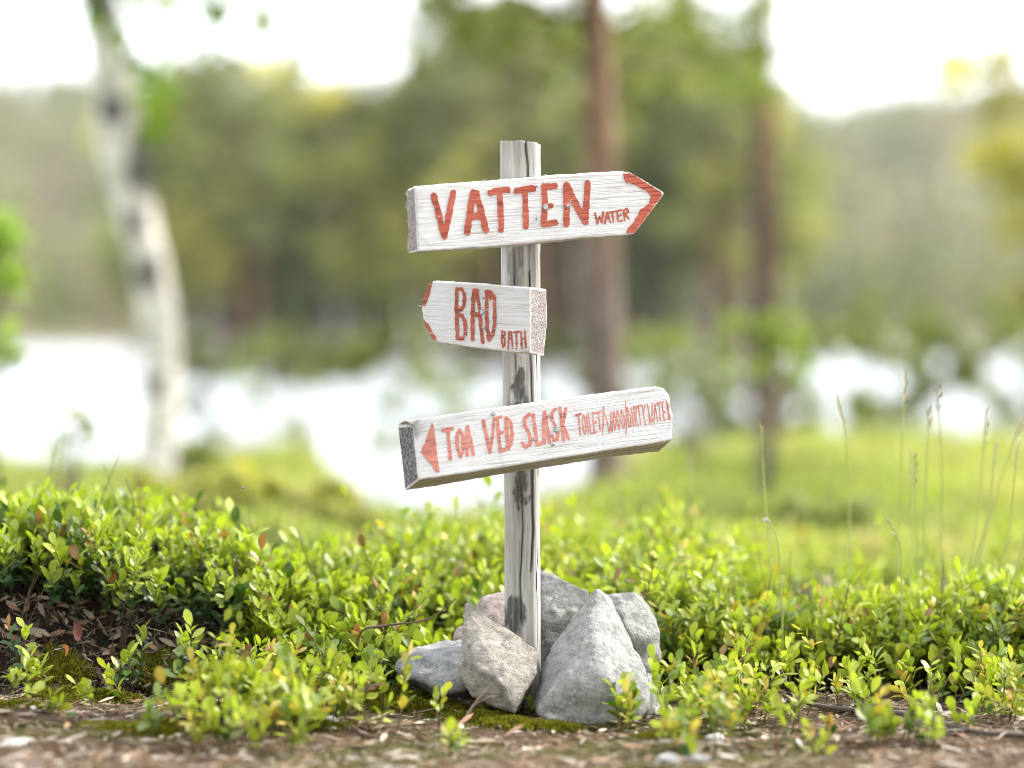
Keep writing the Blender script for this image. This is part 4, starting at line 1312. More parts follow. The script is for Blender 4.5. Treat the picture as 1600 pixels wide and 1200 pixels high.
def grass_stalk(pts, label, head, hcol, scol, D, seed):
    rs = random.Random(seed)
    c3 = [W(a, b, D) for a, b in pts]
    gz = float(terrain(c3[0][0], c3[0][1]))
    if c3[0][2] > gz: c3 = [np.array([c3[0][0], c3[0][1], gz - 0.005])] + c3
    P = smooth_path(c3, 18)
    base = P[0].copy(); P = P - base
    t_ = thing('grass_stalk', label, 'grass stalk', base, 'flowering grass stalks at right')
    v, t = tube_arrays(P, np.linspace(0.0017, 0.0009, 18), 5)
    a = Acc(); a.add(v, t, scol); link('stem', a.mesh('stem', M['leaf']), t_)
    a = Acc(); L = head
    n = int(10 + L * 260)
    d = P[-1] - P[-4]; d /= np.linalg.norm(d)
    pos, dr = [], []
    for k in range(n):
        f = k / n
        q = P[-1] - d * L * (1 - f) * 1.0
        e = np.array([rs.gauss(0, 1), rs.gauss(0, 1), rs.gauss(0, 0.4)]); e /= np.linalg.norm(e)
        pos.append(q + e * 0.0018 * math.sin(math.pi * (0.15 + 0.8 * f))); dr.append(d + e * 0.45)
    pos, dr = np.array(pos), np.array(dr)
    LL = np.full(n, 0.0095)
    leaves(a, pos, dr, np.roll(dr, 1, 1) + 0.1, LL, LL * 0.32, np.zeros(n), np.full(n, 0.3), np.tile(np.array(hcol), (n, 1)) * RNG.uniform(0.7, 1.2, (n, 1)))
    link('seed_head', a.mesh('seed_head', M['dry']), t_)


HC, SC = (0.60, 0.50, 0.36), (0.50, 0.52, 0.22)
for k, (pts, hd, D, hc, lab) in enumerate([
    ([(1222, 960), (1216, 850), (1200, 815)], 0.004, 3.5, (0.5, 0.45, 0.36), 'short bent grass stalk left of the other stalks'),
    ([(1205, 900), (1195, 770), (1190, 666)], 0.050, 3.6, (0.24, 0.22, 0.07), 'grass stalk with green-brown head, leftmost of the tall ones'),
    ([(1325, 900), (1328, 760), (1322, 690), (1308, 618)], 0.042, 3.75, (0.5, 0.42, 0.32), 'pale blurred stalk with nodding white spikelets'),
    ([(1402, 960), (1404, 800), (1410, 690), (1414, 583)], 0.045, 3.7, HC, 'tallest upright stalk with narrow brown head'),
    ([(1442, 940), (1446, 780), (1452, 640)], 0.030, 3.65, HC, 'thin stalk just right of the tallest'),
    ([(1468, 940), (1472, 760), (1466, 605)], 0.036, 3.65, (0.28, 0.19, 0.11), 'stalk with loose dark brown spikelets'),
    ([(1420, 955), (1424, 800), (1422, 700)], 0.050, 3.75, HC, 'stalk with pale tan head in front of the tallest'),
    ([(1440, 970), (1432, 830), (1428, 710)], 0.048, 3.6, (0.33, 0.24, 0.14), 'stalk with brown head leaning slightly left'),
    ([(1500, 960), (1528, 800), (1540, 640)], 0.056, 3.65, HC, 'green stalk with long tan head, right group'),
    ([(1490, 980), (1540, 820), (1556, 690)], 0.035, 3.6, HC, 'slanting stalk with short tan head, right group'),
    ([(1510, 960), (1560, 760), (1598, 655)], 0.036, 3.7, HC, 'stalk slanting far right to the edge'),
    ([(1530, 990), (1572, 860), (1590, 690)], 0.050, 3.55, HC, 'stalk with drooping head at the right edge'),
    ([(1408, 870), (1402, 840), (1386, 812)], 0.030, 3.5, HC, 'low stalk with slanting spike above the thicket'),
    ([(1560, 1000), (1590, 880), (1612, 780)], 0.020, 3.5, HC, 'pale stalk leaving the frame at the right'),
    ([(1082, 860), (1080, 770), (1078, 716)], 0.030, 4.2, (0.5, 0.42, 0.34), 'blurred straw stalk right of the lower board'),
    ([(700, 860), (712, 800), (720, 742)], 0.010, 3.7, (0.16, 0.26, 0.05), 'blurred green blade under the lower board'),
]):
    grass_stalk(pts, lab, hd, hc, SC, D - 0.2, k)

# tiny insect in flight
ip = W(380, 763, 3.2)
ins = thing('flying_insect', 'tiny pale insect flying above the left bank', 'insect', ip)
bm = bmesh.new(); bmesh.ops.create_icosphere(bm, subdivisions=2, radius=0.0012); bm.transform(Matrix.Diagonal((2.0, 0.8, 0.9, 1)))
me = bm_mesh('body', bm, M['end_dark'], True); link('body', me, ins)
a = Acc()
for sg in (-1, 1):
    a = Acc()
    leaves(a, np.zeros((1, 3)), np.array([[0.3 * sg, -0.3, 1.0]]), np.array([[0.0, 1.0, 0.2]]), np.array([0.0036]), np.array([0.0016]), np.zeros(1), np.zeros(1), np.array([[0.7, 0.68, 0.66]]))
    link('wing', a.mesh('wing', M['dry']), ins)

# ------------------------------------------------------------------ litter and moss (uncountable)
acc = Acc()
n = 22000
x = RNG.uniform(-0.8, 0.8, n); y = RNG.uniform(-0.62, 0.22, n)
k = (y < foot_y(x) + 0.05); x, y = x[k], y[k]; n = len(x)
z = terrain(x, y) + RNG.uniform(0.0005, 0.004, n)
th = RNG.uniform(0, 6.28, n)
d = np.stack([np.cos(th), np.sin(th) * 0.8, RNG.normal(0, 0.12, n)], 1)
pal = np.array([[0.44, 0.34, 0.24], [0.32, 0.20, 0.12], [0.56, 0.47, 0.36], [0.13, 0.085, 0.06], [0.38, 0.23, 0.14], [0.62, 0.56, 0.49]])
L = RNG.choice([0.008, 0.014, 0.024, 0.036], n, p=[0.35, 0.35, 0.2, 0.1]) * RNG.uniform(0.7, 1.3, n)
Wd = np.where(RNG.random(n) < 0.8, RNG.uniform(0.0009, 0.0018, n), L * 0.4)
Wd = np.minimum(Wd, 0.007)
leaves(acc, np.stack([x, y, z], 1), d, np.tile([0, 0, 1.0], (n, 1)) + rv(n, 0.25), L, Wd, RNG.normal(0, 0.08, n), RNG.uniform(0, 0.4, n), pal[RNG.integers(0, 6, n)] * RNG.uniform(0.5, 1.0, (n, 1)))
# roots and dry stalks hanging down the soil face
n = 2200
x = RNG.uniform(-0.72, -0.15, n); y = foot_y(x) + RNG.uniform(0.0, 0.13, n); z = terrain(x, y) + 0.003
d = np.stack([RNG.normal(0, 0.8, n), RNG.normal(-0.45, 0.3, n), RNG.normal(-0.4, 0.5, n)], 1)
L = RNG.uniform(0.005, 0.03, n) * (1 + 1.2 * (RNG.random(n) < 0.1))
leaves(acc, np.stack([x, y, z], 1), d, np.tile([0, -0.8, 0.6], (n, 1)), L, np.where(RNG.random(n) < 0.7, RNG.uniform(0.0007, 0.0016, n), L * 0.28), RNG.normal(0, 0.2, n), np.zeros(n), pal[RNG.integers(0, 6, n)] * RNG.uniform(0.2, 0.75, (n, 1)))
tag(link('forest_litter', acc.mesh('forest_litter', M['dry'])), 'needles, straw and bark flakes on the ground', 'litter', kind='stuff')

acc = Acc()
MOSS = [(-0.155, -0.015, 0.075, 0.05, 0.026), (-0.115, -0.075, 0.075, 0.035, 0.016), (0.02, -0.17, 0.075, 0.03, 0.012), (-0.03, -0.12, 0.06, 0.03, 0.010), (-0.25, -0.21, 0.06, 0.03, 0.008), (-0.42, -0.27, 0.10, 0.03, 0.008), (-0.58, -0.06, 0.06, 0.035, 0.014), (-0.52, -0.03, 0.05, 0.03, 0.014), (-0.36, 0.06, 0.04, 0.03, 0.03), (-0.60, 0.03, 0.05, 0.03, 0.010), (-0.47, 0.05, 0.04, 0.03, 0.012), (-0.42, 0.01, 0.05, 0.02, 0.008), (0.235, -0.07, 0.04, 0.025, 0.008), (0.19, -0.24, 0.05, 0.02, 0.006), (-0.62, -0.18, 0.07, 0.03, 0.007)]
for (mx, my, ra, rb, hh) in MOSS:
    nn = int(9000 * ra * rb / 0.004)
    q = RNG.normal(0, 0.48, (nn, 2)); q = q[(q ** 2).sum(1) < 1.0]
    x, y = mx + q[:, 0] * ra, my + q[:, 1] * rb
    bump_ = hh * (1 - (q ** 2).sum(1)) * (0.75 + 0.35 * fbm(x * 60, y * 60, 0, 151, 2))
    z = terrain(x, y) + bump_ - 0.002
    m_ = len(x)
    c = np.array([0.20, 0.20, 0.025]) * RNG.uniform(0.5, 1.35, (m_, 1)); c = np.where(RNG.random((m_, 1)) < 0.2, c * np.array([1.25, 1.0, 0.6]), c)
    dirs = np.stack([q[:, 0] * 0.6, q[:, 1] * 0.6 - 0.1, np.ones(m_)], 1) + rv(m_, 0.45)
    LL = RNG.uniform(0.003, 0.007, m_)
    leaves(acc, np.stack([x, y, z], 1), dirs, rv(m_), LL, LL * 0.35, RNG.normal(0, 0.2, m_), np.zeros(m_), c)
tag(link('moss', acc.mesh('moss', M['moss'])), 'yellow-green moss humps at the foot of the rocks', 'moss', kind='stuff')

# ------------------------------------------------------------------ grass and low heath between bank and lake
acc = Acc()
n = 26000
D = 5.0 + 12 * RNG.random(n) ** 1.5
px = RNG.uniform(-150, 1750, n)
x, y = (px - 800) / FPX * D, D - CAM_D
z = terrain(x, y)
k = (z > WATER_Z + 0.02); x, y, z, D = x[k], y[k], z[k], D[k]; n = len(x)
cl = fbm(x * 1.3, y * 1.3, 0, 161, 3)
H = RNG.uniform(0.04, 0.10, n) * (0.8 + 0.5 * cl) * np.interp(D, [5, 7], [0.6, 1.0])
H = np.maximum(H, 0.02)
c = np.array([0.33, 0.41, 0.075])[None] * (1 + 0.25 * cl[:, None]) * RNG.uniform(0.7, 1.3, (n, 1))
c = np.where((RNG.random(n) < 0.22 + 0.3 * cl)[:, None], np.array([0.47, 0.41, 0.20]), c)
dk = sstep(0.35, 0.7, fbm(x * 1.9 + 7, y * 1.9, 0, 171, 2))[:, None]
c = c * (1 - 0.6 * dk)
leaves(acc, np.stack([x, y, z - 0.01], 1), np.array([0, 0, 1.0]) + rv(n, 0.35), rv(n), H, np.maximum(0.012, H * 0.16), RNG.normal(0, 0.2, n), np.zeros(n), np.clip(c, 0, 1))
tag(link('heath_grass', acc.mesh('heath_grass', M['foliage'])), 'bright blurred grass between the bank and the lake', 'grass', kind='stuff')

# ------------------------------------------------------------------ trees
QX = np.array([-0.5, 0.5, 0.5, -0.5]); QY = np.array([-0.5, -0.5, 0.5, 0.5])


def cards(acc, pos, nrm, size, col):
    """small leaf-clump faces: slightly bent four-cornered blades"""
    N = len(pos)
    n = unit(nrm); a = unit(np.cross(n, rv(N) + 0.01)); b = np.cross(n, a)
    v = pos[:, None] + a[:, None] * (QX[None, :] * size[:, None] * 0.75)[..., None] + b[:, None] * (QY[None, :] * size[:, None])[..., None]
    v = v + n[:, None] * (np.array([0.15, -0.15, 0.15, -0.15])[None, :] * size[:, None])[..., None]
    t = np.array([[0, 1, 2], [0, 2, 3]])[None] + (np.arange(N) * 4)[:, None, None]
    acc.add(v.reshape(-1, 3), t.reshape(-1, 3), np.repeat(col, 4, 0))


def clumps(acc, centers, rad, per, size, col, flat=0.7, var=0.3):
    C = np.repeat(centers, per, 0); r = np.repeat(rad, per)
    o = rv(len(C)); o = unit(o) * (RNG.random((len(C), 1)) ** 0.45) * r[:, None]; o[:, 2] *= flat
    cl = np.repeat(RNG.uniform(1 - var, 1 + var, (len(centers), 1)), per, 0)
    cards(acc, C + o, unit(o) + rv(len(C), 0.6) + np.array([0, 0, 0.4]), RNG.uniform(0.6, 1.3, len(C)) * size, np.clip(np.asarray(col) * cl * RNG.uniform(0.8, 1.2, (len(C), 1)), 0, 1))


TONE = [(0.95, 1.0, 0.9), (1.25, 1.18, 1.15), (1.65, 1.45, 1.3)]


def variant(kind, seed, tone=(1, 1, 1)):
    """unit-size (1 m tall) tree meshes for the wood across the water: trunk and crown"""
    rs = np.random.default_rng(seed)
    tr = Acc(); cr = Acc()
    bend = rs.normal(0, 0.02, 2)
    path = np.array([[bend[0] * math.sin(z * 3), bend[1] * math.sin(z * 2.5), z] for z in np.linspace(-0.03, 0.97, 9)])
    rr = np.linspace(0.019, 0.004, 9) * (1.0 if kind != 'birch' else 0.7)
    v, t = tube_arrays(path, rr, 7)
    tr.add(v, t, (0.20, 0.115, 0.075) if kind == 'pine' else (0.16, 0.14, 0.12) if kind == 'spruce' else (0.62, 0.58, 0.54))
    cs, rad = [], []
    if kind == 'pine':
        for k in range(26):
            z = rs.uniform(0.38, 1.0); w = 0.17 * math.sin(min(1.0, (1.05 - z) / 0.5) * math.pi * 0.5) + 0.02
            th = rs.uniform(0, 6.28); q = w * rs.uniform(0.35, 1.0)
            cs.append([q * math.cos(th), q * math.sin(th), z]); rad.append(rs.uniform(0.035, 0.075))
        col = (0.195, 0.225, 0.092)
    elif kind == 'spruce':
        for k in range(44):
            z = rs.uniform(0.06, 1.0) ** 1.0; w = 0.16 * (1.02 - z) + 0.008
            th = rs.uniform(0, 6.28); q = w * rs.uniform(0.4, 1.0)
            cs.append([q * math.cos(th), q * math.sin(th), z - 0.15 * q]); rad.append(0.02 + 0.05 * (1 - z))
        col = (0.135, 0.165, 0.065)
    else:
        for k in range(34):
            u_ = rs.normal(0, 1, 3); u_ /= np.linalg.norm(u_); q = rs.uniform(0.5, 1.0)
            cs.append([0.19 * u_[0] * q, 0.19 * u_[1] * q, 0.62 + 0.36 * u_[2] * q]); rad.append(rs.uniform(0.04, 0.075))
        col = (0.30, 0.33, 0.09)
    cs = np.array(cs); rad = np.array(rad)
    for c in cs[::2]:
        zz = max(0.05, c[2] - 0.08); b0 = np.array([np.interp(zz, path[:, 2], path[:, 0]), np.interp(zz, path[:, 2], path[:, 1]), zz])
        v, t = tube_arrays([b0, (b0 + c) / 2 + np.array([0, 0, 0.01]), c], [0.0045, 0.003, 0.0015], 4, False)
        tr.add(v, t, (0.17, 0.12, 0.09))
    clumps(cr, cs, rad, 52 if kind != 'birch' else 60, 0.020, np.array(col) * np.array(tone), 0.75, 0.45)
    return tr.mesh('trunk', M['pine'] if kind != 'birch' else M['birch']), cr.mesh('crown', M['foliage'], False)


VAR = {(k, i): variant(k, 900 + 17 * i + len(k), TONE[i]) for k in ('pine', 'spruce', 'birch') for i in range(3)}
def zone(px):
    return ('between the birch trunk and the boards' if px < 430 else 'just left of the boards' if px < 640 else 'behind the upper two boards' if px < 900 else 'between the two pine trunks' if px < 1180 else 'right of the thin pine')


WOODLAB = {'pine': 'blurred bare-trunked pine in the far wood', 'spruce': 'blurred dark spruce in the far wood', 'birch': 'blurred light-green birch in the far wood'}


def far_tree(kind, px, ytop, D, i, wide=1.0, label=None, group=None):
    x, y = (px - 800) / FPX * D, D - CAM_D
    z = max(float(terrain(x, y)), WATER_Z - 0.05)
    H = CAM_H + (530 - ytop) * D / FPX - z
    t_ = thing(kind + '_tree', label or (WOODLAB[kind] + ' ' + zone(px)), 'tree', (x, y, z), group or ('%s trees in the far wood %s' % (kind, zone(px))))
    tm, cm = VAR[kind, i % 3]
    for nm, me in (('trunk', tm), ('crown', cm)):
        o = link(nm, me, t_)
    t_.scale = (H * wide, H * wide, H); t_.rotation_euler.z = RNG.uniform(0, 6.28)
    return t_


wr = random.Random(5)
TOP = [(205, 300), (240, 150), (270, 70), (330, 40), (400, 55), (470, 80), (540, 100), (610, 115), (650, 20), (690, -30), (740, -50), (800, -50), (860, -40), (910, -20), (960, 0), (1010, 0), (1060, 10), (1110, 30), (1160, 50), (1210, 170), (1240, 260), (1300, 380), (1600, 400)]
k = 0
for row, (D0, dy) in enumerate(((98, 40), (103, 10), (108, 0))):
    px = 225 + 13 * row
    while px < 1215:
        yt = float(np.interp(px, [a for a, b in TOP], [b for a, b in TOP])) + dy + wr.uniform(-20, 70)
        kind = wr.choices(('pine', 'spruce', 'birch'), (0.45, 0.25, 0.30))[0]
        if 660 < px < 900 and wr.random() < 0.6: kind = 'pine'
        if row == 0 and wr.random() < 0.55: kind = 'birch'; yt += wr.uniform(60, 220)
        far_tree(kind, px, yt, D0 + wr.uniform(-2, 2), k, 1.25 if kind != 'birch' else 1.45)
        px += wr.uniform(32, 58); k += 1
# lower trees along the spit on the right
px = 1225
while px < 1265:
    far_tree(wr.choice(('birch', 'pine', 'spruce', 'birch')), px, wr.uniform(360, 490), 100 + wr.uniform(-3, 6), k, 1.6, 'blurred low tree on the right part of the far spit', 'low trees on the right part of the spit')
    px += wr.uniform(26, 50); k += 1
# unseen trees added behind the camera to shade the boards and foreground
for q, (bx, by, bh, bk) in enumerate(((-7.5, -8.0, 9.5, 'birch'), (-4.2, -10.5, 11, 'pine'), (-1.2, -8.5, 10, 'birch'), (1.6, -10.0, 11.5, 'spruce'), (4.4, -8.6, 10, 'birch'), (7.6, -9.5, 10.5, 'pine'), (-6.0, -5.2, 8.5, 'birch'), (0.2, -12.5, 12, 'pine'), (2.8, -6.6, 9, 'birch'), (-2.8, -6.4, 9.5, 'birch'), (6.0, -6.0, 9, 'birch'))):
    bz = float(terrain(bx, by))
    t_ = thing(bk + '_tree', ['leftmost', 'second', 'third', 'fourth', 'fifth', 'rightmost', 'nearest left', 'farthest', 'near right-hand', 'near left-hand', 'near far-right'][q] + ' %s added out of view behind the viewpoint for shade' % bk, 'tree', (bx, by, bz), 'unseen trees added behind the viewpoint to shade the boards')
    for nm, me in zip(('trunk', 'crown'), VAR[bk, q % 3]): link(nm, me, t_)
    t_.scale = (bh * 1.5, bh * 1.5, bh)
far_tree('birch', 1640, -120, 17, 2, 1.0, 'blurred light-leaved tree at the upper right edge', 'single trees near the lake')

# --- the wood on the far hill, one mass
acc = Acc()
n = 3600
D = RNG.uniform(258, 730, n); px = RNG.uniform(-350, 1950, n)
x, y = (px - 800) / FPX * D, D - CAM_D
pn = fbm(x * 0.018, y * 0.010, 0, 181, 3)
k = RNG.random(n) < np.clip(0.75 + 0.9 * pn, 0.08, 1); x, y, D, pn = x[k], y[k], D[k], pn[k]; n = len(x)
z = terrain(x, y); H = RNG.uniform(5, 10, n)
tone = RNG.random(n)[:, None]
c0 = np.where(tone < 0.45, np.array([0.15, 0.165, 0.07]), np.where(tone < 0.75, np.array([0.24, 0.26, 0.09]), np.array([0.27, 0.23, 0.15]))) * (1 + 0.25 * pn[:, None])
per = 26
h = RNG.random((n, per)); w = (1.05 - h) * 0.28 + 0.03
th = RNG.uniform(0, 6.28, (n, per)); q = w * np.sqrt(RNG.random((n, per)))
pos = np.stack([x[:, None] + q * np.cos(th) * H[:, None], y[:, None] + q * np.sin(th) * H[:, None], z[:, None] + (0.05 + 0.93 * h) * H[:, None]], -1).reshape(-1, 3)
cards(acc, pos, rv(len(pos)) + np.array([0, -0.3, 0.5]), np.repeat(H * 0.17, per) * RNG.uniform(0.7, 1.3, len(pos)), np.repeat(c0, per, 0) * RNG.uniform(0.8, 1.2, (len(pos), 1)))
tag(link('hillside_forest', acc.mesh('hillside_forest', M['foliage'], False)), 'hazy mixed forest covering the far hillside', 'forest', kind='stuff')


# --- the three trunks near the post
def near_tree(name, label, ctrl, D, rpx, mat, colf, n=60, limbs=(), crown=None, knots=()):
    P = smooth_path([W(a, b, D) for a, b in ctrl], n)
    gx, gy = P[0][0], P[0][1]
    gz = float(terrain(gx, gy))
    P[0][2] = min(P[0][2], gz - 0.05)
    base = np.array([gx, gy, gz]); P = P - base
    rad = np.interp(np.linspace(0, 1, n), np.linspace(0, 1, len(rpx)), np.array(rpx) * D / FPX)
    t_ = thing(name, label, 'tree', base)
    v, t = tube_arrays(P, rad, 20)
    c_ = v - np.repeat(np.concatenate([P]), 20, 0)[:len(v)] if False else None
    v = v + 0.10 * rad.mean() * np.stack([fbm(v[:, 0] * 14, v[:, 1] * 14, v[:, 2] * 9, 200 + a, 3) for a in range(3)], -1)
    a = Acc(); a.add(v, t, colf(v)); link('trunk', a.mesh('trunk', M[mat]), t_)
    for (f, offs, r) in limbs:
        q = P[int(f * (n - 1))]
        lp = smooth_path([q] + [q + np.array(o) for o in offs], 14)
        v, t = tube_arrays(lp, np.linspace(r, r * 0.25, 14), 7)
        a = Acc(); a.add(v, t, colf(v) * 0.8); link('limb', a.mesh('limb', M[mat]), t_)
    if crown:
        a = Acc()
        for (cs, rad_, per, size, col) in crown:
            cs = np.array(cs) - base
            clumps(a, cs, np.full(len(cs), rad_), per, size, col, 0.8, 0.3)
        link('crown', a.mesh('crown', M['foliage'], False), t_)
    return t_


DB = 8.2
WB = lambda a, b, d=DB: W(a, b, d)
def birch_col(v):
    c = np.tile([1.0, 0.98, 0.95], (len(v), 1)) * np.where((fbm(v[:, 0] * 7, v[:, 1] * 7, v[:, 2] * 4.5, 211, 3) > 0.45)[:, None], 0.14, 1.0)
    for (kx, kz, kr) in ((-0.01, 0.73, 0.045), (-0.13, 1.27, 0.045), (-0.06, 0.90, 0.035), (0.0, 0.34, 0.04), (-0.19, 1.62, 0.06)):     # branch scars
        c = c * np.where(((v[:, 0] - kx) ** 2 + ((v[:, 2] - kz) * 0.8) ** 2 < kr ** 2) & (v[:, 1] < 0.02), 0.12, 1.0)[:, None]
    return c

leafc = (0.26, 0.40, 0.05)
cc = [WB(165, 25), WB(150, 5), WB(185, -20), WB(212, 92, 7.8), WB(232, 118, 7.7), WB(218, 150, 7.9), WB(246, 178, 7.6), WB(256, 140, 7.8), WB(238, 205, 7.7), WB(190, 60, 7.8), WB(140, 30, 7.9), WB(330, 10, 7.5), WB(345, 22, 7.5)]
crown_hi = [WB(RNG.uniform(-60, 480), RNG.uniform(-900, -160), 8.2 + RNG.normal(0, 0.5)) for _ in range(90)]
crown_hi += [WB(RNG.uniform(60, 330), RNG.uniform(-150, -15), 8.2 + RNG.normal(0, 0.3)) for _ in range(10)]
near_tree('birch_tree', 'crooked white birch trunk at left, blurred', [(240, 800), (244, 748), (253, 618), (250, 520), (234, 422), (216, 358), (203, 293), (187, 228), (181, 150), (167, 85), (159, 33), (156, 0), (160, -150), (185, -400), (200, -700)],
          DB, [39, 33, 30, 29, 30, 32, 33, 33, 32, 30, 29, 28, 22, 14, 6], 'birch', birch_col,
          limbs=[(0.56, [(0.10, 0.02, 0.02), (0.14, -0.1, 0.10)], 0.010), (0.70, [(0.16, -0.1, 0.06), (0.40, -0.5, 0.15)], 0.012), (0.74, [(0.35, 0.4, 0.16), (0.75, 0.7, 0.14), (1.15, 0.9, 0.06)], 0.010), (0.80, [(-0.25, 0.1, 0.3), (-0.4, 0.2, 0.8)], 0.02), (0.85, [(0.3, 0.1, 0.3), (0.6, 0.2, 0.9)], 0.02)],
          crown=[(cc, 0.055, 15, 0.040, leafc), ([WB(RNG.uniform(250, 650), RNG.uniform(-25, 95), 9.0 + RNG.normal(0, 0.5)) for _ in range(26)], 0.06, 9, 0.035, (0.24, 0.32, 0.08)), (crown_hi, 0.16, 26, 0.055, leafc)])


def pine_col(lo, hi, z0, z1):
    return lambda v: (np.array(lo)[None] * (1 - sstep(z0, z1, v[:, 2:3])) + np.array(hi)[None] * sstep(z0, z1, v[:, 2:3]))


pc = (0.085, 0.115, 0.026)
hi1 = [W(RNG.uniform(620, 1120), RNG.uniform(-900, -120), 8.0 + RNG.normal(0, 0.5)) for _ in range(110)]
mid1 = [W(RNG.uniform(640, 1100), RNG.uniform(-40, 150), 8.2 + RNG.normal(0, 0.4)) for _ in range(26)] + [W(*p, 8.2) for p in [(860, 40), (885, 75), (850, 120), (985, 110), (1020, 70), (1045, 120), (1000, 165), (900, 150), (830, 20), (700, 15), (730, 40), (675, 0), (960, 60), (1075, 30), (770, 70)]]
near_tree('pine_tree', 'pine trunk with reddish upper bark behind the boards, blurred', [(950, 830), (948, 760), (946, 600), (941, 450), (937, 200), (931, 0), (925, -300), (920, -800)], 8.0, [36, 31, 29, 28, 25, 20, 16, 7], 'pine',
          pine_col((0.20, 0.155, 0.135), (0.27, 0.17, 0.115), 0.55, 1.1),
          limbs=[(0.62, [(0.12, 0.05, 0.08), (0.25, 0.1, 0.06)], 0.012), (0.66, [(-0.15, 0, 0.05), (-0.3, 0.1, 0.10)], 0.012), (0.70, [(-0.3, 0.1, 0.06), (-0.55, 0.1, 0.05)], 0.014), (0.8, [(0.4, 0.2, 0.2), (0.7, 0.2, 0.3)], 0.02)],
          crown=[(mid1, 0.075, 22, 0.030, (0.20, 0.24, 0.05)), (hi1, 0.17, 40, 0.06, pc)])
hi2 = [W(RNG.uniform(980, 1420), RNG.uniform(-700, -90), 13 + RNG.normal(0, 0.6)) for _ in range(80)]
mid2 = [W(RNG.uniform(1000, 1215), RNG.uniform(-40, 140), 12.8 + RNG.normal(0, 0.5)) for _ in range(10)] + [W(*p, 12.8) for p in [(1190, 20), (1175, 60), (1150, 45), (1120, 75), (1180, 105), (1165, 130), (1205, 80), (1100, 110), (1195, 150), (1130, 20), (1075, 60)]]
near_tree('pine_tree', 'thin dark pine trunk right of the boards, blurred', [(1198, 720), (1197, 670), (1195, 450), (1193, 250), (1190, 0), (1188, -300), (1186, -600)], 13.0, [30, 25, 22, 20, 17, 13, 5], 'pine',
          pine_col((0.105, 0.068, 0.052), (0.19, 0.12, 0.075), 1.0, 1.9),
          limbs=[(0.55, [(-0.12, 0, 0.05), (-0.28, 0, 0.1)], 0.012), (0.62, [(0.1, 0, 0.05), (0.2, 0, 0.02)], 0.012), (0.66, [(-0.2, 0, 0.05), (-0.4, 0, 0.12)], 0.012)],
          crown=[(mid2, 0.11, 24, 0.045, (0.22, 0.29, 0.05)), (hi2, 0.2, 34, 0.08, pc)])


# --- shrubs and saplings between the post and the lake
def shrub(px, py_top, py_base, D, wpx, dens, label, col, leaf=0.03, group='shrubs along the shore', airy=False):
    x, y = (px - 800) / FPX * D, D - CAM_D
    z = float(terrain(x, y))
    zt = CAM_H + (530 - py_top) * D / FPX
    zb = CAM_H + (530 - py_base) * D / FPX
    hw = wpx * D / FPX / 2
    t_ = thing('shrub', label, 'shrub', (x, y, z), group)
    n = max(8, int(10 + wpx / 9))
    if airy: n = int(n * 0.6)
    cs = np.stack([RNG.uniform(-1, 1, n) * hw * 0.85, RNG.normal(0, 0.4, n) * hw, zb - z + (zt - zb) * RNG.random(n) ** 0.8], 1)
    a = Acc()
    for c in cs:
        v, t = tube_arrays(smooth_path([[c[0] * 0.08, c[1] * 0.08, -0.04], [c[0] * 0.45, c[1] * 0.45, c[2] * 0.55], c], 6), np.linspace(0.0035, 0.0012, 6) * (0.3 + D / 18), 5, False)
        a.add(v, t, (0.26, 0.23, 0.17))
    link('stem', a.mesh('stem', M['twig']), t_)
    a = Acc()
    clumps(a, cs, np.full(n, max(hw, (zt - zb) / 2) * (0.22 if airy else 0.33)), int(dens), leaf, col, 0.9, 0.35)
    link('foliage', a.mesh('foliage', M['foliage'], False), t_)


LGc, DGc, YGc = (0.24, 0.29, 0.08), (0.15, 0.18, 0.06), (0.26, 0.31, 0.05)
shrub(1195, 490, 600, 7.0, 140, 7, 'light-leaved sapling in front of the thin dark pine', (0.22, 0.30, 0.05), 0.028)
shrub(1085, 530, 690, 9.0, 150, 9, 'small yellow-green sapling left of the thin dark pine', (0.20, 0.26, 0.05), 0.032)
shrub(105, 640, 745, 5.2, 90, 4, 'faint thin sapling against the water at left', (0.34, 0.40, 0.20), 0.018)
shrub(-12, 350, 560, 6.2, 90, 9, 'leafy birch shoots cut by the left edge', leafc, 0.035)
shrub(335, 742, 830, 5.6, 250, 30, 'low yellow-green heath bush behind the left bank', (0.40, 0.41, 0.09), 0.028, airy=True)
shrub(470, 752, 830, 5.9, 230, 26, 'paler low heath bush between the bank and the lower board', (0.42, 0.42, 0.12), 0.028, airy=True)
shrub(650, 560, 740, 11.5, 150, 13, 'thin airy shrub against the water behind the lower board', (0.26, 0.31, 0.12), 0.05, airy=True)
shrub(415, 545, 690, 12.5, 150, 12, 'thin airy shrub against the water right of the birch', (0.26, 0.31, 0.12), 0.05, airy=True)
shrub(745, 540, 720, 12, 120, 13, 'thin airy shrub close left of the post against the water', (0.24, 0.29, 0.11), 0.05, airy=True)
shrub(325, 540, 700, 15, 80, 26, 'blurred dark shrub just right of the birch at the shore', DGc, 0.06, airy=True)
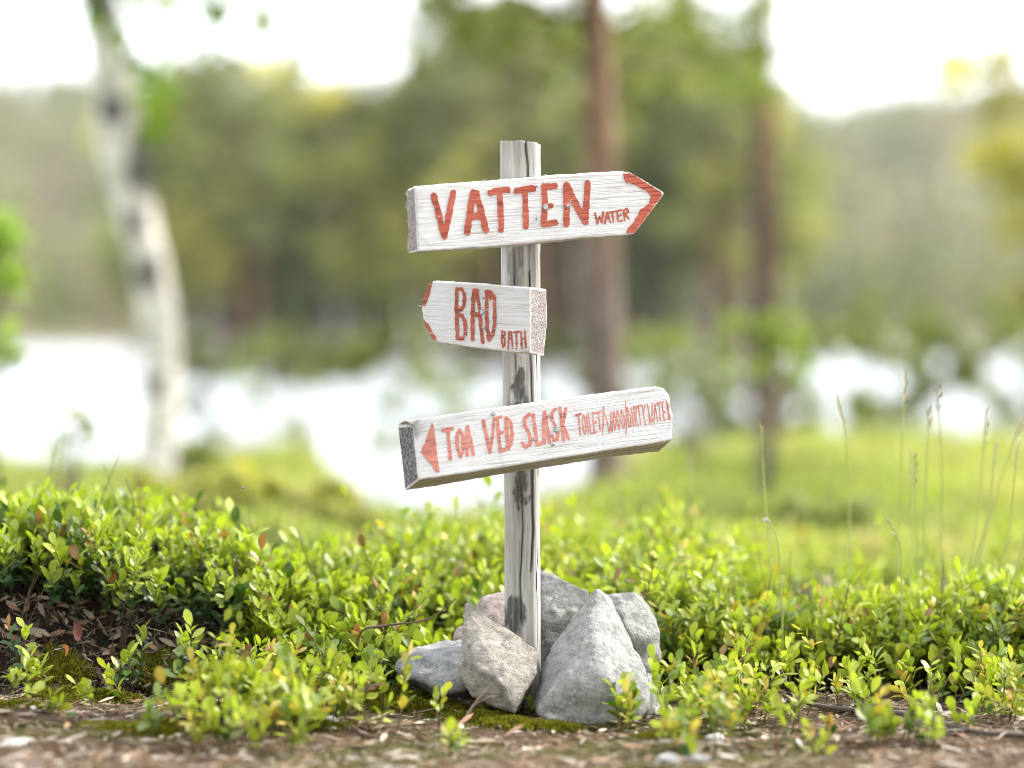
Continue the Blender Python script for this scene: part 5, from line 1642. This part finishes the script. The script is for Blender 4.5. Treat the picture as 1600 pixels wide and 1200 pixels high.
shrub(300, 700, 745, 8.5, 70, 30, 'green tuft at the foot of the birch', LGc, 0.05)
shrub(470, 530, 600, 17.5, 220, 34, 'blurred shrub over the water left of the lower board', DGc, 0.07, airy=True)
shrub(600, 510, 610, 13, 150, 26, 'blurred leafy shrub touching the middle board tip', LGc, 0.06, airy=True)
shrub(860, 520, 690, 13.5, 130, 34, 'blurred shrub right of the post between the boards', DGc, 0.06, airy=True)
shrub(1010, 520, 700, 16, 170, 36, 'grey-green shrub above the right end of the lower board', LGc, 0.065, airy=True)
shrub(1120, 590, 700, 18, 120, 20, 'pale shrub left of the thin pine foot', (0.17, 0.20, 0.09), 0.07)
shrub(1290, 510, 690, 18, 190, 34, 'first shrub right of the thin pine, at the shore', LGc, 0.085, airy=True)
shrub(1400, 470, 700, 19, 190, 34, 'taller shrub at the shore behind the grass stalks', LGc, 0.09, airy=True)
shrub(1500, 490, 700, 18.5, 190, 32, 'shrub at the shore behind the right grass group', LGc, 0.09, airy=True)
shrub(1600, 480, 700, 19, 150, 36, 'leafy shrub at the right edge by the water', LGc, 0.09, airy=True)
shrub(1340, 690, 730, 15, 260, 30, 'low broad bush before the right shore', LGc, 0.06)
shrub(1530, 700, 740, 14, 200, 30, 'low light-green bush before the right shore', LGc, 0.06)
shrub(1290, 790, 860, 6.0, 190, 8, 'sparse green bush in the bright grass behind the stalks', LGc, 0.035)

# ------------------------------------------------------------------ summer haze over the lake
bm = bmesh.new()
bmesh.ops.create_cube(bm, size=1.0)
bm.transform(Matrix.Translation((0, 480, 48)) @ Matrix.Diagonal((3800, 2200, 108, 1)))
hm = NM('haze'); hv = hm.n('ShaderNodeVolumePrincipled')
hv.inputs['Color'].default_value = (0.93, 0.96, 1.0, 1)
hv.inputs['Density'].default_value = 0.00018
hv.inputs['Anisotropy'].default_value = 0.35
hm.l(hv.outputs[0], hm.out.inputs['Volume'])
tag(link('haze', bm_mesh('haze', bm, hm.m)), 'pale summer haze over lake and hill', 'haze', kind='stuff')
